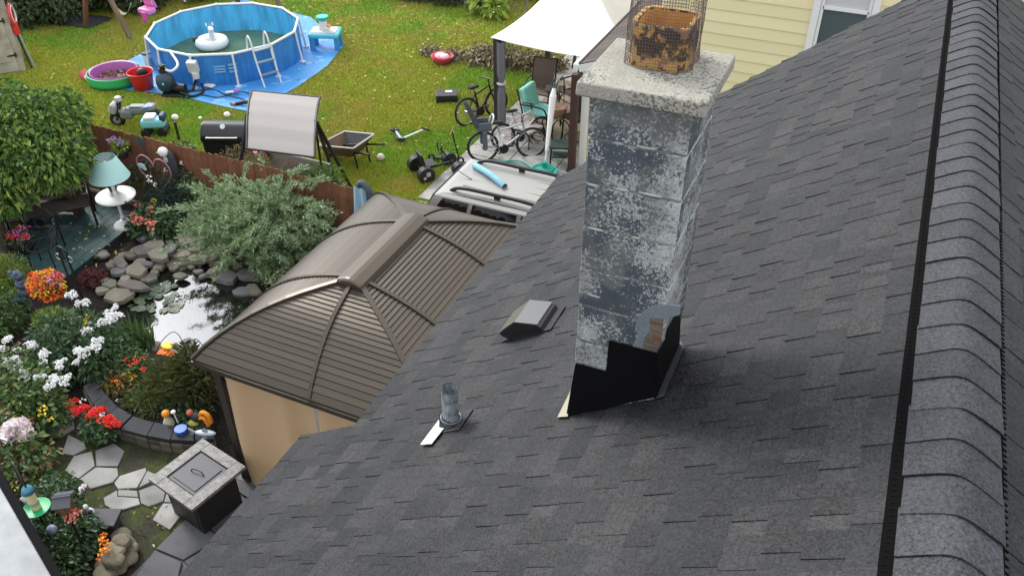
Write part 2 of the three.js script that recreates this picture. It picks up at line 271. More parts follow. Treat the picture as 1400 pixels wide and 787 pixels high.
// ---------------------------------------------------------------- chimney
{
  const lich = tex(1024, 1.6, (u, v) => {
    const lo = N1.fbm(u, v, 5, 3), md = N2.fbm(u, v, 15, 4), hi = N3.fbm(u, v, 150, 2), fi = N2.fbm(u, v, 330, 1), w = N1.fbm(u, v, 11, 4), st = N3.fbm(u, v * .125, 48, 3);
    const k = smooth(.38, .62, hi * .55 + fi * .4 + .02 + (lo - .5) * .75 + (md - .5) * .65 + (st - .5) * .2), g = smooth(.46, .62, w), chalk = smooth(.56, .68, lo * .6 + md * .4);
    const dk = [.05 + .05 * md, .062 + .055 * md, .074 + .06 * md], pl = [.2 + .3 * fi + .09 * chalk, .215 + .3 * fi + .09 * chalk, .215 + .28 * fi + .08 * chalk], mid = [.15 + .12 * hi, .152 + .12 * hi, .14 + .1 * hi];
    const r = []; for (let i = 0; i < 3; i++) r.push(mix(mix(dk[i], pl[i], k), mid[i], g * .5 * (1 - chalk))); return r;
  });
  const blockM = mat([.92, .93, .94], .9, { map: lich, bumpMap: lich, bumpScale: .004 }), mortarM = mat([.36, .36, .34], .95, { map: T.mottle });
  const capT = tex(1024, .8, (u, v) => { const a = N1.fbm(u, v, 6, 4), h = N3.fbm(u, v, 110, 2), s = N2.fbm(u, v, 200, 1), k = smooth(.56, .78, h * .7 + s * .3 + (a - .5) * .8) * .75, b = .46 + (a - .5) * .25 + (s - .5) * .2; return [mix(b, .07, k), mix(b * .985, .075, k), mix(b * .9, .07, k)]; });
  const x0 = -.985, x1 = -.58, z0 = -2.93, z1 = -3.34, cx = (x0 + x1) / 2, cz = (z0 + z1) / 2;
  const ch = thing('chimney', 'tall lichen-mottled concrete block chimney with wire-caged clay flue on the roof slope', 'chimney');
  const js = [7.132, 6.94, 6.735, 6.525, 6.315, 6.105, 5.895, 5.685, 5.475, 5.265, 5.05, 4.85, 4.65];
  part('mortar_core', box(.385, 2.4, .39, cx, 5.9, cz), mortarM, ch);
  for (let i = 0; i + 1 < js.length; i++) {
    const h = js[i] - js[i + 1] - .01, g = plain(new RoundedBoxGeometry(.405, h, .41, 3, .007)), p = g.attributes.position;
    for (let k = 0; k < p.count; k++) { const n = .003 * (N1.n(p.getX(k) * 60 + i * 9, p.getY(k) * 60 + p.getZ(k) * 40, 256) - .5); p.setXYZ(k, p.getX(k) * (1 + n * 4), p.getY(k), p.getZ(k) * (1 + n * 4)); }
    g.rotateY(rr(-.004, .004)); g.translate(cx + rr(-.002, .002), (js[i] + js[i + 1]) / 2, cz + rr(-.002, .002)); metric(g, .83, .92 + rr(-.02, .02));
    const o = new THREE.Mesh(g, blockM); o.name = 'block'; o.castShadow = o.receiveShadow = true; ch.add(o);
  }
  // mortar smears left standing along the joints
  const sm = []; for (const [px, py, l] of [[846, 196, .05], [884, 202, .1], [925, 214, .05], [812, 253, .06], [850, 259, .08], [890, 266, .12], [815, 313, .09], [870, 325, .05], [812, 404, .08]]) { const q = WZ(px, py, z0); sm.push(sph(.012, q.x, q.y, z0 + .001, l / .024 / 1.1, .55, .35, 8)); }
  part('mortar_smears', sm, mat([.5, .51, .48], .95, { map: T.mottle }), ch);
  { // cap slab with worn edges
    const g = plain(new RoundedBoxGeometry(.5, .062, .5, 4, .01)), p = g.attributes.position;
    for (let k = 0; k < p.count; k++) { const n = N2.n(p.getX(k) * 30 + 40, p.getZ(k) * 30 + p.getY(k) * 30 + 40, 256) - .5; p.setXYZ(k, p.getX(k) * (1 + n * .014), p.getY(k) + n * .005, p.getZ(k) * (1 + n * .014)); }
    g.computeVertexNormals(); const c = part('cap', g, mat([.74, .72, .67], .95, { map: capT, bumpMap: capT, bumpScale: .006 }), ch); c.position.set(-.78, 7.16, -3.13); c.rotation.y = .01;
  }
  const rsq = (w, r) => { const s = new THREE.Shape(), h = w / 2; s.moveTo(-h + r, -h); s.lineTo(h - r, -h); s.absarc(h - r, -h + r, r, -Math.PI / 2, 0); s.lineTo(h, h - r); s.absarc(h - r, h - r, r, 0, Math.PI / 2); s.lineTo(-h + r, h); s.absarc(-h + r, h - r, r, Math.PI / 2, Math.PI); s.lineTo(-h, -h + r); s.absarc(-h + r, -h + r, r, Math.PI, 1.5 * Math.PI); return s; };
  const clay = tex(512, .5, (u, v) => { const a = N1.fbm(u, v, 5, 4), b = N2.fbm(u, v, 9, 4), h = N3.fbm(u, v, 40, 3), k = .95 * smooth(.5, .6, a * .78 + h * .3), w = smooth(.62, .7, b); const c = [.52 + .14 * h, .285 + .09 * h, .085 + .04 * h]; return [mix(mix(c[0], .3, w), .035, k), mix(mix(c[1], .16, w), .026, k), mix(mix(c[2], .1, w), .022, k)]; });
  const clayIn = tex(256, .5, (u, v) => { const h = N3.fbm(u, v, 20, 4); return [.48 + .16 * h, .25 + .09 * h, .06 + .03 * h]; });
  const fo = rsq(.232, .05); fo.holes.push(rsq(.192, .036));
  const fl = part('flue', new THREE.ExtrudeGeometry(fo, { depth: .165, bevelEnabled: true, bevelThickness: .004, bevelSize: .004, bevelOffset: -.004, bevelSegments: 2, curveSegments: 8 }).rotateX(-Math.PI / 2), mat([1, 1, 1], .8, { map: clay, bumpMap: clay, bumpScale: .002 }), ch); fl.position.set(-.79, 7.19, -3.22);
  const fi = rsq(.191, .036); fi.holes.push(rsq(.187, .034));
  part('lining', new THREE.ExtrudeGeometry(fi, { depth: .16, bevelEnabled: false, curveSegments: 8 }).rotateX(-Math.PI / 2), mat([1, 1, 1], .85, { map: clayIn }), fl);
  part('flue_floor', slabXZ([[-.094, -.094], [.094, -.094], [.094, .094], [-.094, .094]], .004, .008), mat([.12, .06, .03], .95), fl);  // brown plate, darker than the lining, closes the flue bottom
  { // hardware-cloth cage
    const g = [], W = .262, R = .07, pts = rsq(W, R).getSpacedPoints(84); const y0 = 7.185, y1 = 7.63, wob = (a, y) => .006 * Math.sin(a * 9 + y * 14);
    for (let i = 0; i < 84; i++) { const p = pts[i], a = i / 84 * 6.28; const at = (y) => { const k = 1 + wob(a, y) / W * 2 - .05 * (y - y0); return [-.79 + p.x * k, y, -3.22 - p.y * k]; }; for (let j = 0; j < 3; j++) g.push(rod(at(mix(y0, y1, j / 3)), at(mix(y0, y1, (j + 1) / 3)), .0009, .0009, 3)); }
    for (let y = y0 + .006; y < y1; y += .0128) g.push(new THREE.TubeGeometry(new THREE.CatmullRomCurve3(pts.filter((_, i) => i < 84 && i % 3 == 0).map((p, i) => { const k = 1 + wob(i / 28 * 6.28, y) / W * 2 - .05 * (y - y0); return V3(-.79 + p.x * k, y, -3.22 - p.y * k); }), true), 56, .0009, 3, true));
    part('wire_cage', g, mat([.16, .13, .12], .55, { metalness: .6 }), ch).userData = { kind: 'stuff' };
  }
  // black step flashing
  const black = mat([.0045, .0045, .005], .6, { specularIntensity: .2 }), zf = z0 + .004;
  const onF = (l, z) => l.map(([x, y]) => { const q = WZ(x, y, z); return [q.x, q.y]; });
  part('front_flashing', plateXY(onF([[774, 569], [787, 496], [828.6, 507.5], [832.8, 465], [898, 483], [898, 542]], zf + .01), .004).translate(0, 0, zf + .01), black, ch);
  const onS = (l, x) => l.map(([a, b]) => { const q = WX(a, b, x); return [q.z, q.y]; });
  const side = plateXY(onS([[898, 542], [898, 483], [911, 462], [913, 450], [931, 417], [929, 470]], x1 + .006), .004); side.applyMatrix4(new THREE.Matrix4().makeBasis(V3(0, 0, 1), V3(0, 1, 0), V3(-1, 0, 0))); side.translate(x1 + .006, 0, 0);
  part('side_flashing', side, black, ch);
  const fl2 = (pts, m, n, off = .016) => { const q = pts.map((p) => onRoof(p[0], p[1], off)), r = pts.map((p) => onRoof(p[0], p[1], off + .004)); const tri = [], add = (...a) => a.forEach((v) => tri.push(v.x, v.y, v.z)); for (let i = 1; i + 1 < q.length; i++) { add(r[0], r[i], r[i + 1]); add(q[0], q[i + 1], q[i]); } for (let i = 0; i < q.length; i++) { const j = (i + 1) % q.length; add(q[i], q[j], r[j]); add(q[i], r[j], r[i]); } const g = new THREE.BufferGeometry(); g.setAttribute('position', new THREE.Float32BufferAttribute(tri, 3)); g.setAttribute('uv', new THREE.Float32BufferAttribute(new Float32Array(tri.length / 3 * 2), 2)); g.computeVertexNormals(); return part(n, g, m, ch); };
  fl2([[762, 570], [776, 569], [786, 520], [780, 535]], mat([.3, .28, .2], .55, { metalness: .5 }), 'flashing_corner');
  fl2([[897, 545], [908, 541], [936, 474], [930, 466]], mat([.075, .078, .088], .5, { metalness: .3 }), 'flashing_flange');
  // broken parging: smooth grey-blue mortar round a patch of bare brick
  part('mortar_patch', plateXY(onF([[870, 440], [880, 425], [893, 417], [912, 415], [931, 418], [930, 430], [906, 436], [889, 434], [890, 452], [882, 462], [880, 478], [864, 474], [872, 458]], z0), .012, .003).translate(0, 0, z0 - .001), mat([.24, .28, .31], .9, { map: T.mottle, bumpMap: T.mottle, bumpScale: .006 }), ch);
  part('brick_bed', plateXY(onF([[888, 434], [908, 436], [903, 474], [897, 481], [880, 477], [882, 462], [889, 456]], z0), .012).translate(0, 0, z0 - .002), mat([.2, .17, .14], .95, { map: T.mottle }), ch);
  for (const [a, b, c, d, col] of [[890, 436, 906, 444, [.17, .11, .075]], [891, 446, 905, 454, [.22, .13, .08]], [884, 458, 893, 468, [.2, .15, .1]], [894, 456, 904, 466, [.24, .1, .06]], [883, 469, 901, 476, [.19, .14, .1]]]) { const p = WZ(a, b, z0), q = WZ(c, d, z0); part('brick', rbox(q.x - p.x, Math.abs(q.y - p.y), .014, .003, (p.x + q.x) / 2, (p.y + q.y) / 2, z0 + .001), mat(col, .9, { map: T.mottle, bumpMap: T.mottle, bumpScale: .003 }), ch); }
}
// ---------------------------------------------------------------- roof vent and soil pipe
{
  const v = thing('roof_vent', 'low slant-backed black metal box vent on the shingles beside the chimney', 'roof vent');
  const dark = mat([.012, .012, .013], .45), top = mat([.12, .12, .12], .5, { metalness: .7 });  // one metal; sky reflection on top and lip put into paler colours
  part('hood', plateXY([[-1.50, 5.066], [-1.53, 5.1], [-1.56, 5.106], [-1.705, 5.078], [-1.815, 4.95], [-1.79, 4.934], [-1.712, 4.924]], .255, .003).translate(0, 0, -3.968), dark, v);
  part('hood_top_sky_tint', surf(1, 1, (a, b) => [mix(-1.552, -1.709, a), mix(5.1135, 5.0815, a), mix(-3.842, -4.094, b)]), top, v);
  part('hood_lip_sky_tint', surf(1, 1, (a, b) => [mix(-1.710, -1.818, a), mix(5.0805, 4.956, a), mix(-3.844, -4.092, b)]), mat([.14, .13, .1], .5, { metalness: .6 }), v);
  const fl = bar([-1.46, roofY(-1.46) + .0165, -3.97], [-1.80, roofY(-1.80) + .0165, -3.97], .262, .003); part('flange', fl, mat([.035, .035, .037], .8, { map: T.granule }), v);
}
{
  const b = onRoof(617, 579), p = thing('soil_pipe', 'short galvanised vent pipe with flaking paint and rubber boot on the shingles', 'vent pipe', [b.x, b.y, b.z]);
  const flake = tex(256, .3, (u, v) => { const k = smooth(.5, .58, N1.fbm(u, v * .5, 12, 4)), h = N2.fbm(u, v, 30, 2); return [mix(.36, .2, k) + .1 * h, mix(.41, .23, k) + .1 * h, mix(.43, .25, k) + .1 * h]; });
  part('pipe', [new THREE.LatheGeometry([[.0475, -.06], [.0475, .278], [.0435, .278], [.0435, -.06]].map((q) => new THREE.Vector2(...q)), 28)], mat([1, 1, 1], .45, { map: flake, metalness: .45, bumpMap: flake, bumpScale: .0015 }), p);
  part('pipe_rim', [torus(.0465, .004, 0, .277, 0, Math.PI / 2, 0, 0)], mat([.03, .03, .032], .6), p);
  part('pipe_dark_depth', cyl(.0434, .0434, .01, 0, .05, 0, 0, 0, 0, 20), mat([.02, .018, .016], .95), p);  // black disc stands for the shade down inside the open pipe
  part('boot', lathe([[.085, .0], [.078, .015], [.066, .03], [.062, .05], [.056, .058], [.058, .068], [.05, .075], [.048, .085]], 0, -.01, 0, 24).rotateZ(PITCH * .55), mat([.05, .055, .065], .4, { metalness: .3 }), p);
  part('collar', torus(.057, .009, 0, .052, 0, Math.PI / 2, 0, 0), mat([.1, .11, .13], .35, { metalness: .6 }), p);
  const fl = bar([.1, TP * .1 + .0155, 0], [-.09, -TP * .09 + .0155, 0], .18, .003); part('base_plate', fl, mat([.04, .04, .043], .7, { map: T.granule }), p);
  const q = [[575, 608], [590, 607], [609, 583], [602, 572]].map((c) => onRoof(c[0], c[1], .021).sub(b)), r = q.map((c) => c.clone().add(V3(-.002, .004, 0)));
  part('white_strip', quadsolid([...q, ...r]), mat([.7, .69, .66], .6), p);
}
// ---------------------------------------------------------------- ground, lawn, patio
struct('ground', slabXZ([[-90, -100], [60, -100], [60, 40], [-90, 40]], -.3, -.012), mat([.09, .085, .05], 1, { map: T.dirt }));
const lawnT = tex(1024, 4.0, (u, v) => { const a = N1.fbm(u, v, 4, 5), b = N2.fbm(u, v, 9, 4), f = N3.fbm(u, v, 120, 2), k = smooth(.42, .66, a), br = smooth(.52, .7, b); const c = [.25, .29, .04], d = [.16, .28, .03], e = [.32, .25, .08]; return [0, 1, 2].map((i) => mix(mix(c[i], d[i], k), e[i], br * .6) * (.5 + f)); });
struct('lawn', slabXZ([[-34, -34], [6, -34], [6, -10.05], [-34, -10.05]], -.011, .0), mat([1, 1, 1], 1, { map: lawnT }));
struct('garden_soil', slabXZ([[-18, -9.85], [-6.3, -9.85], [-6.3, -4.9], [-3, -4.9], [-3, -.5], [-18, -.5]], -.011, .0), mat([.035, .027, .021], 1, { map: T.dirt, bumpMap: T.dirt, bumpScale: .03 }));
{ // mossy strip between the flagstones
  const mossT = tex(512, 1.2, (u, v) => { const a = N1.fbm(u, v, 6, 5), f = N3.fbm(u, v, 70, 2), k = smooth(.45, .6, a); return [mix(.032, .042, k) * (.5 + f), mix(.031, .055, k) * (.5 + f), mix(.017, .014, k) * (.5 + f)]; });
  struct('moss_path', slabXZ([[40, 560], [120, 575], [200, 600], [290, 615], [330, 640], [300, 700], [190, 780], [150, 740], [40, 700], [-60, 640]].map((p) => { const g = G(...p); return [g.x, g.z]; }), .0, .008), mat([1, 1, 1], 1, { map: mossT, bumpMap: mossT, bumpScale: .02 }));
}
const concM = mat([.42, .41, .38], .9, { map: T.mottle, bumpMap: T.mottle, bumpScale: .004 });
{ const pt = struct('patio', box(.6, .08, .6, -4.7, .0, -11.9), concM);
  for (let i = 0; i < 3; i++) for (let j = 0; j < 4; j++) { const o = part('slab', rbox(.985, .09, 1.985, .012, -6.96 + i * 1.0, .005, -13.2 - j * 2.0), mat([[.42, .41, .38], [.39, .38, .355], [.45, .43, .4]][(i + j * 2) % 3], .9, { map: T.mottle, bumpMap: T.mottle, bumpScale: .004 }), pt); o.rotation.y = 0; } }
struct('driveway', slabXZ([[-6.7, -10.3], [4, -10.3], [4, -12.15], [-7.0, -12.15]], .0, .02), mat([.2, .19, .175], .95, { map: T.mottle }));
struct('stone_terrace', slabXZ([[-6.25, -5.0], [-3.0, -5.0], [-3.0, -9.0], [-6.25, -9.0]], .0, .03), mat([.16, .155, .15], .85, { map: T.mottle }));

// grass blades
const TARP = [[120, 110], [150, 96], [205, 70], [240, 30], [330, 0], [425, 25], [470, 64], [447, 92], [410, 118], [345, 155], [300, 146], [250, 134], [190, 126], [140, 122]];
const inPoly = (x, y, l) => { let c = false; for (let i = 0, j = l.length - 1; i < l.length; j = i++) if ((l[i][1] > y) !== (l[j][1] > y) && x < (l[j][0] - l[i][0]) * (y - l[i][1]) / (l[j][1] - l[i][1]) + l[i][0]) c = !c; return c; };
{
  const tuft = new THREE.BufferGeometry(), P = [], r = mulberry(5); for (let i = 0; i < 6; i++) { const a = r() * 6.28, R = .035 * r(), x = Math.cos(a) * R, z = Math.sin(a) * R, t = r() * 6.28, l = .028 + .035 * r(), w = .004; P.push(x - Math.cos(t) * w, 0, z - Math.sin(t) * w, x + Math.cos(t) * w, 0, z + Math.sin(t) * w, x + (r() - .5) * .05, l, z + (r() - .5) * .05); }
  tuft.setAttribute('position', new THREE.Float32BufferAttribute(P, 3)); tuft.computeVertexNormals();
  const n = 230000, im = new THREE.InstancedMesh(tuft, mat([1, 1, 1], .8), n), M = new THREE.Matrix4(), q = new THREE.Quaternion(), up = V3(0, 1, 0); let k = 0; const c = new THREE.Color();
  while (k < n) {
    const px = rr(-60, 860), py = rr(-70, 300), p = G(px, py); if (rnd() > 380 / (p.z * p.z) || inPoly(px, py, TARP)) continue;
    if (p.z > -10.1 || p.x < -33 || p.z < -33 || (p.x > -7.44 && p.z < -12.1 && p.z > -20.2) || (p.x > -6.9 && p.z > -12.2)) continue;
    const a = N1.fbm(p.x / 16, p.z / 16, 8, 4), b = N2.fbm(p.x / 16, p.z / 16, 18, 4), g = smooth(.42, .62, a), br = smooth(.5, .68, b), s = rr(.7, 1.35);
    c.setRGB(mix(mix(.37, .23, g), .43, br * .65) * rr(.75, 1.3), mix(mix(.4, .39, g), .37, br * .65) * rr(.8, 1.25), mix(mix(.045, .035, g), .1, br * .5));
    M.compose(V3(p.x, 0, p.z), q.setFromAxisAngle(up, rnd() * 6.28), V3(s * 1.3, s * rr(.6, 1.2), s * 1.3)); im.setMatrixAt(k, M); im.setColorAt(k, c); k++;
  }
  im.name = 'grass'; im.castShadow = im.receiveShadow = true; im.userData = { kind: 'stuff', label: 'mown yellowish green grass of the back lawn', category: 'grass' }; scene.add(im);
}
{ // fallen leaves on the lawn
  const g = new THREE.BufferGeometry(); g.setAttribute('position', new THREE.Float32BufferAttribute([-.04, 0, 0, 0, .012, -.03, .05, .004, 0, -.04, 0, 0, .05, .004, 0, 0, .014, .03], 3)); g.computeVertexNormals();
  const n = 520, im = new THREE.InstancedMesh(g, mat([1, 1, 1], .8), n), M = new THREE.Matrix4(), q = new THREE.Quaternion(), c = new THREE.Color();
  for (let k = 0; k < n; k++) { let p; for (;;) { const px = rr(-20, 860), py = rr(-30, 250); p = G(px, py); if (p.z < -10.4 && !(p.x > -7.2 && p.z < -12) && rnd() < (px > 400 ? (py < 90 ? 1 : .35) : .13)) break; } const s = rr(.5, 1.25); M.compose(V3(p.x, .045, p.z), q.setFromEuler(_e.set(rr(-.4, .4), rnd() * 6.28, rr(-.4, .4))), V3(s, s, s)); im.setMatrixAt(k, M); const t = pick([[.42, .36, .12], [.36, .24, .1], [.45, .4, .24], [.28, .16, .07], [.42, .38, .18]]); im.setColorAt(k, c.setRGB(...t)); }
  im.name = 'fallen_leaves'; im.castShadow = im.receiveShadow = true; im.userData = { kind: 'stuff', label: 'pale fallen leaves strewn over the lawn', category: 'leaves' }; scene.add(im);
}
// ---------------------------------------------------------------- board fence
{
  const f = thing('board_fence', 'long brown wooden dog-eared board fence between garden and lawn', 'fence');
  const zAt = (x) => x < -7 ? -9.93 : -9.93 - .24 * (x + 7) / 3.4, tones = [[.26, .1, .05], [.3, .118, .06], [.23, .09, .046], [.275, .112, .062]].map((c) => mat(c, .85, { map: T.wood, bumpMap: T.wood, bumpScale: .003 }));
  const geos = [0, 1, 2].map((v) => { const w = .138, h = 1.5, r = mulberry(v + 9), e = .03 + .01 * r(); return metric(plain(plateXY([[-w / 2, .03], [w / 2, .03], [w / 2, h - e], [w / 2 - e, h], [-w / 2 + e, h], [-w / 2, h - e]], .018, .002)), v * .33, v * .71); });
  for (let x = -15.6; x < -3.6; x += .1425) { const o = new THREE.Mesh(pick(geos), pick(tones)); o.name = 'board'; o.position.set(x + rr(-.002, .002), rr(-.015, .015) - (x > -7 ? (x + 7) * .064 : 0), zAt(x) + rr(-.002, .002)); o.rotation.z = rr(-.006, .006); o.castShadow = o.receiveShadow = true; f.add(o); }
  for (const y of [.3, 1.2]) { part('rail', bar([-15.7, y, -9.975], [-7, y, -9.975], .04, .09), tones[2], f); part('rail', bar([-7, y, -9.975], [-3.6, y - .25, -10.215], .04, .09), tones[2], f); }
  for (let x = -15.6; x < -3.5; x += 2.4) part('post', box(.09, 1.1, .09, x, .55, zAt(x) - .095), tones[0], f);
}
// ---------------------------------------------------------------- hard-topped gazebo
{
  const g = thing('gazebo', 'brown hard-topped garden gazebo with louvred hipped metal roof beside the pond', 'gazebo');
  const BULGE = .19, X0 = -6.22, X1 = -3.08, Z0 = -5.1, Z1 = -8.93, E0 = 2.1, R0 = 2.98, RXc = -4.65, RZ0 = -6.2, RZ1 = -7.42;
  const met = [[.094, .078, .06], [.1, .083, .064], [.088, .073, .056]].map((c) => mat(c, .32, { metalness: .55 })), ribM = mat([.084, .07, .054], .32, { metalness: .55 });
  const c4 = { A: V3(X0, E0, Z0), B: V3(X1, E0, Z0), C: V3(X1, E0, Z1), D: V3(X0, E0, Z1), P: V3(RXc, R0, RZ0), Q: V3(RXc, R0, RZ1) };
  const sides = [[c4.A, c4.B, c4.P, c4.P, 23, [0, .5, 1]], [c4.B, c4.C, c4.P, c4.Q, 29, [0, .287, .606, 1]], [c4.C, c4.D, c4.Q, c4.Q, 23, [0, .5, 1]], [c4.D, c4.A, c4.Q, c4.P, 29, [0, .394, .713, 1]]];
  const roof = part('roof_frame', box(X1 - X0 - .06, .06, Z1 - Z0 + .06, (X0 + X1) / 2, E0 - .05, (Z0 + Z1) / 2).scale(1, 1, 1), ribM, g);
  roof.geometry = join([bar(c4.A, c4.B, .05, .06), bar(c4.B, c4.C, .05, .06), bar(c4.C, c4.D, .05, .06), bar(c4.D, c4.A, .05, .06)].map((q) => q.translate(0, -.035, 0)));
  const up = new Map();
  sides.forEach(([e0, e1, r0, r1, n, cols], si) => {
    const pt = (a, b, l = 0) => { const p = e0.clone().lerp(e1, a).lerp(r0.clone().lerp(r1, a), b); p.y += BULGE * Math.sin(Math.PI * Math.pow(b, .8)) + l; return p; };
    // columns keep their place along the eave, so the hips cut the slats
    const lenE = e0.distanceTo(e1), dir = e1.clone().sub(e0).normalize();
    const lim = (b) => { const L = pt(0, b).sub(e0).dot(dir), R = pt(1, b).sub(e0).dot(dir); return [L, R]; };
    const atPos = (t, b, l) => { const [L, R] = lim(b); return pt(R - L < 1e-5 ? .5 : clamp((t - L) / (R - L)), b, l); };
    for (let c = 0; c + 1 < cols.length; c++) {
      const two = cols.length === 3, tri = (b) => { const [L, R] = lim(b), m = cols.map((k) => two ? (k === .5 ? mix(.5 * lenE, (L + R) / 2, 0) : k * lenE) : k * lenE); return [Math.max(L, c === 0 ? L : Math.min(R, m[c])), Math.min(R, c + 2 === cols.length ? R : Math.max(L, m[c + 1]))]; };
      for (let i = 0; i < n; i++) {
        const b0 = i / n, b1 = (i + 1) / n; if (b1 > .985 && !two) {} const [l0, h0] = tri(b0), [l1, h1] = tri(b1); if (h0 - l0 < .02) continue;
        const T0 = .017, T1 = .003, q = [atPos(l0, b0, T0 - .02), atPos(h0, b0, T0 - .02), atPos(Math.max(h1, l1), b1, -.012), atPos(l1, b1, -.012), atPos(l0, b0, T0), atPos(h0, b0, T0), atPos(Math.max(h1, l1), b1, T1), atPos(l1, b1, T1)];
        part('slat', quadsolid(q), met[(i * 7 + c * 3 + si) % 3], roof);
      }
    }
    // ribs between the columns and the hips
    const line = (f) => { const o = []; for (let i = 0; i <= 10; i++) o.push(f(i / 10)); return o; };
    cols.slice(1, -1).forEach((k) => { const pts = [], ribs = []; for (let i = 0; i <= 12; i++) { const b = i / 12 * .99, [L, R] = lim(b), t = k * lenE; if (t < L - .001 || t > R + .001) break; pts.push(atPos(t, b, .022)); } for (let i = 0; i + 1 < pts.length; i++) ribs.push(bar(pts[i], pts[i + 1], .045, .022)); if (ribs.length) part('rib', ribs, ribM, roof); });
    const hp = line((b) => pt(0, b * .99, .018)), hr = []; for (let i = 0; i < 10; i++) hr.push(bar(hp[i], hp[i + 1], .055, .028)); part('hip_cap', hr, ribM, roof);
  });
  const rc = new THREE.Shape([[-.145, -.05], [-.137, -.034], [-.05, -.004], [0, .002], [.05, -.004], [.137, -.034], [.145, -.05]].map((p) => new THREE.Vector2(...p)));
  part('ridge_cap', new THREE.ExtrudeGeometry(rc, { depth: 1.42, bevelEnabled: true, bevelThickness: .05, bevelSize: .03, bevelSegments: 3 }).translate(RXc, R0 + .035, RZ1 - .1), mat([.096, .08, .061], .36, { metalness: .55 }), g);
  const post = mat([.03, .022, .018], .5), pw = .105;
  for (const [x, z] of [[X0 + .17, Z0 - .17], [X1 - .17, Z0 - .17], [X0 + .17, Z1 + .17], [X1 - .17, Z1 + .17]]) { part('post', [rbox(pw, 2.0, pw, .008, x, 1.02, z), rbox(.2, .03, .2, .006, x, .045, z)], post, g); const sx = x < RXc ? 1 : -1, sz = z > -7 ? -1 : 1; part('brace', [bar([x, 1.65, z], [x + sx * .36, 2.0, z], .035, .05), bar([x, 1.65, z], [x, 2.0, z + sz * .36], .035, .05)], post, g); }
  part('beam', [bar([X0 + .17, 2.0, Z0 - .17], [X1 - .17, 2.0, Z0 - .17], .06, .09), bar([X0 + .17, 2.0, Z1 + .17], [X1 - .17, 2.0, Z1 + .17], .06, .09), bar([X0 + .17, 2.002, Z0 - .17], [X0 + .17, 2.002, Z1 + .17], .058, .09), bar([X1 - .17, 2.002, Z0 - .17], [X1 - .17, 2.002, Z1 + .17], .058, .09)], post, g);
  // tan curtains drawn across the end
  const cl = mat([.50, .345, .2], .9), curt = (xa, xb, n, ph, zc) => surf(n, 8, (u, v) => [mix(xa, xb, u), mix(.06, 1.98, v) , zc + (.05 + .012 * Math.sin(v * 3)) * Math.sin(u * n * .27 + ph + .5 * Math.sin(u * 9)) * (1 - .4 * v) + .02 * Math.sin(v * 5 + u * 4)]);
  part('curtain', curt(X0 + .25, -4.72, 46, 0, Z0 - .14), cl, g); part('curtain', curt(-4.70, X1 - .22, 46, 1.3, Z0 - .16), mat([.52, .36, .215], .9), g);
}
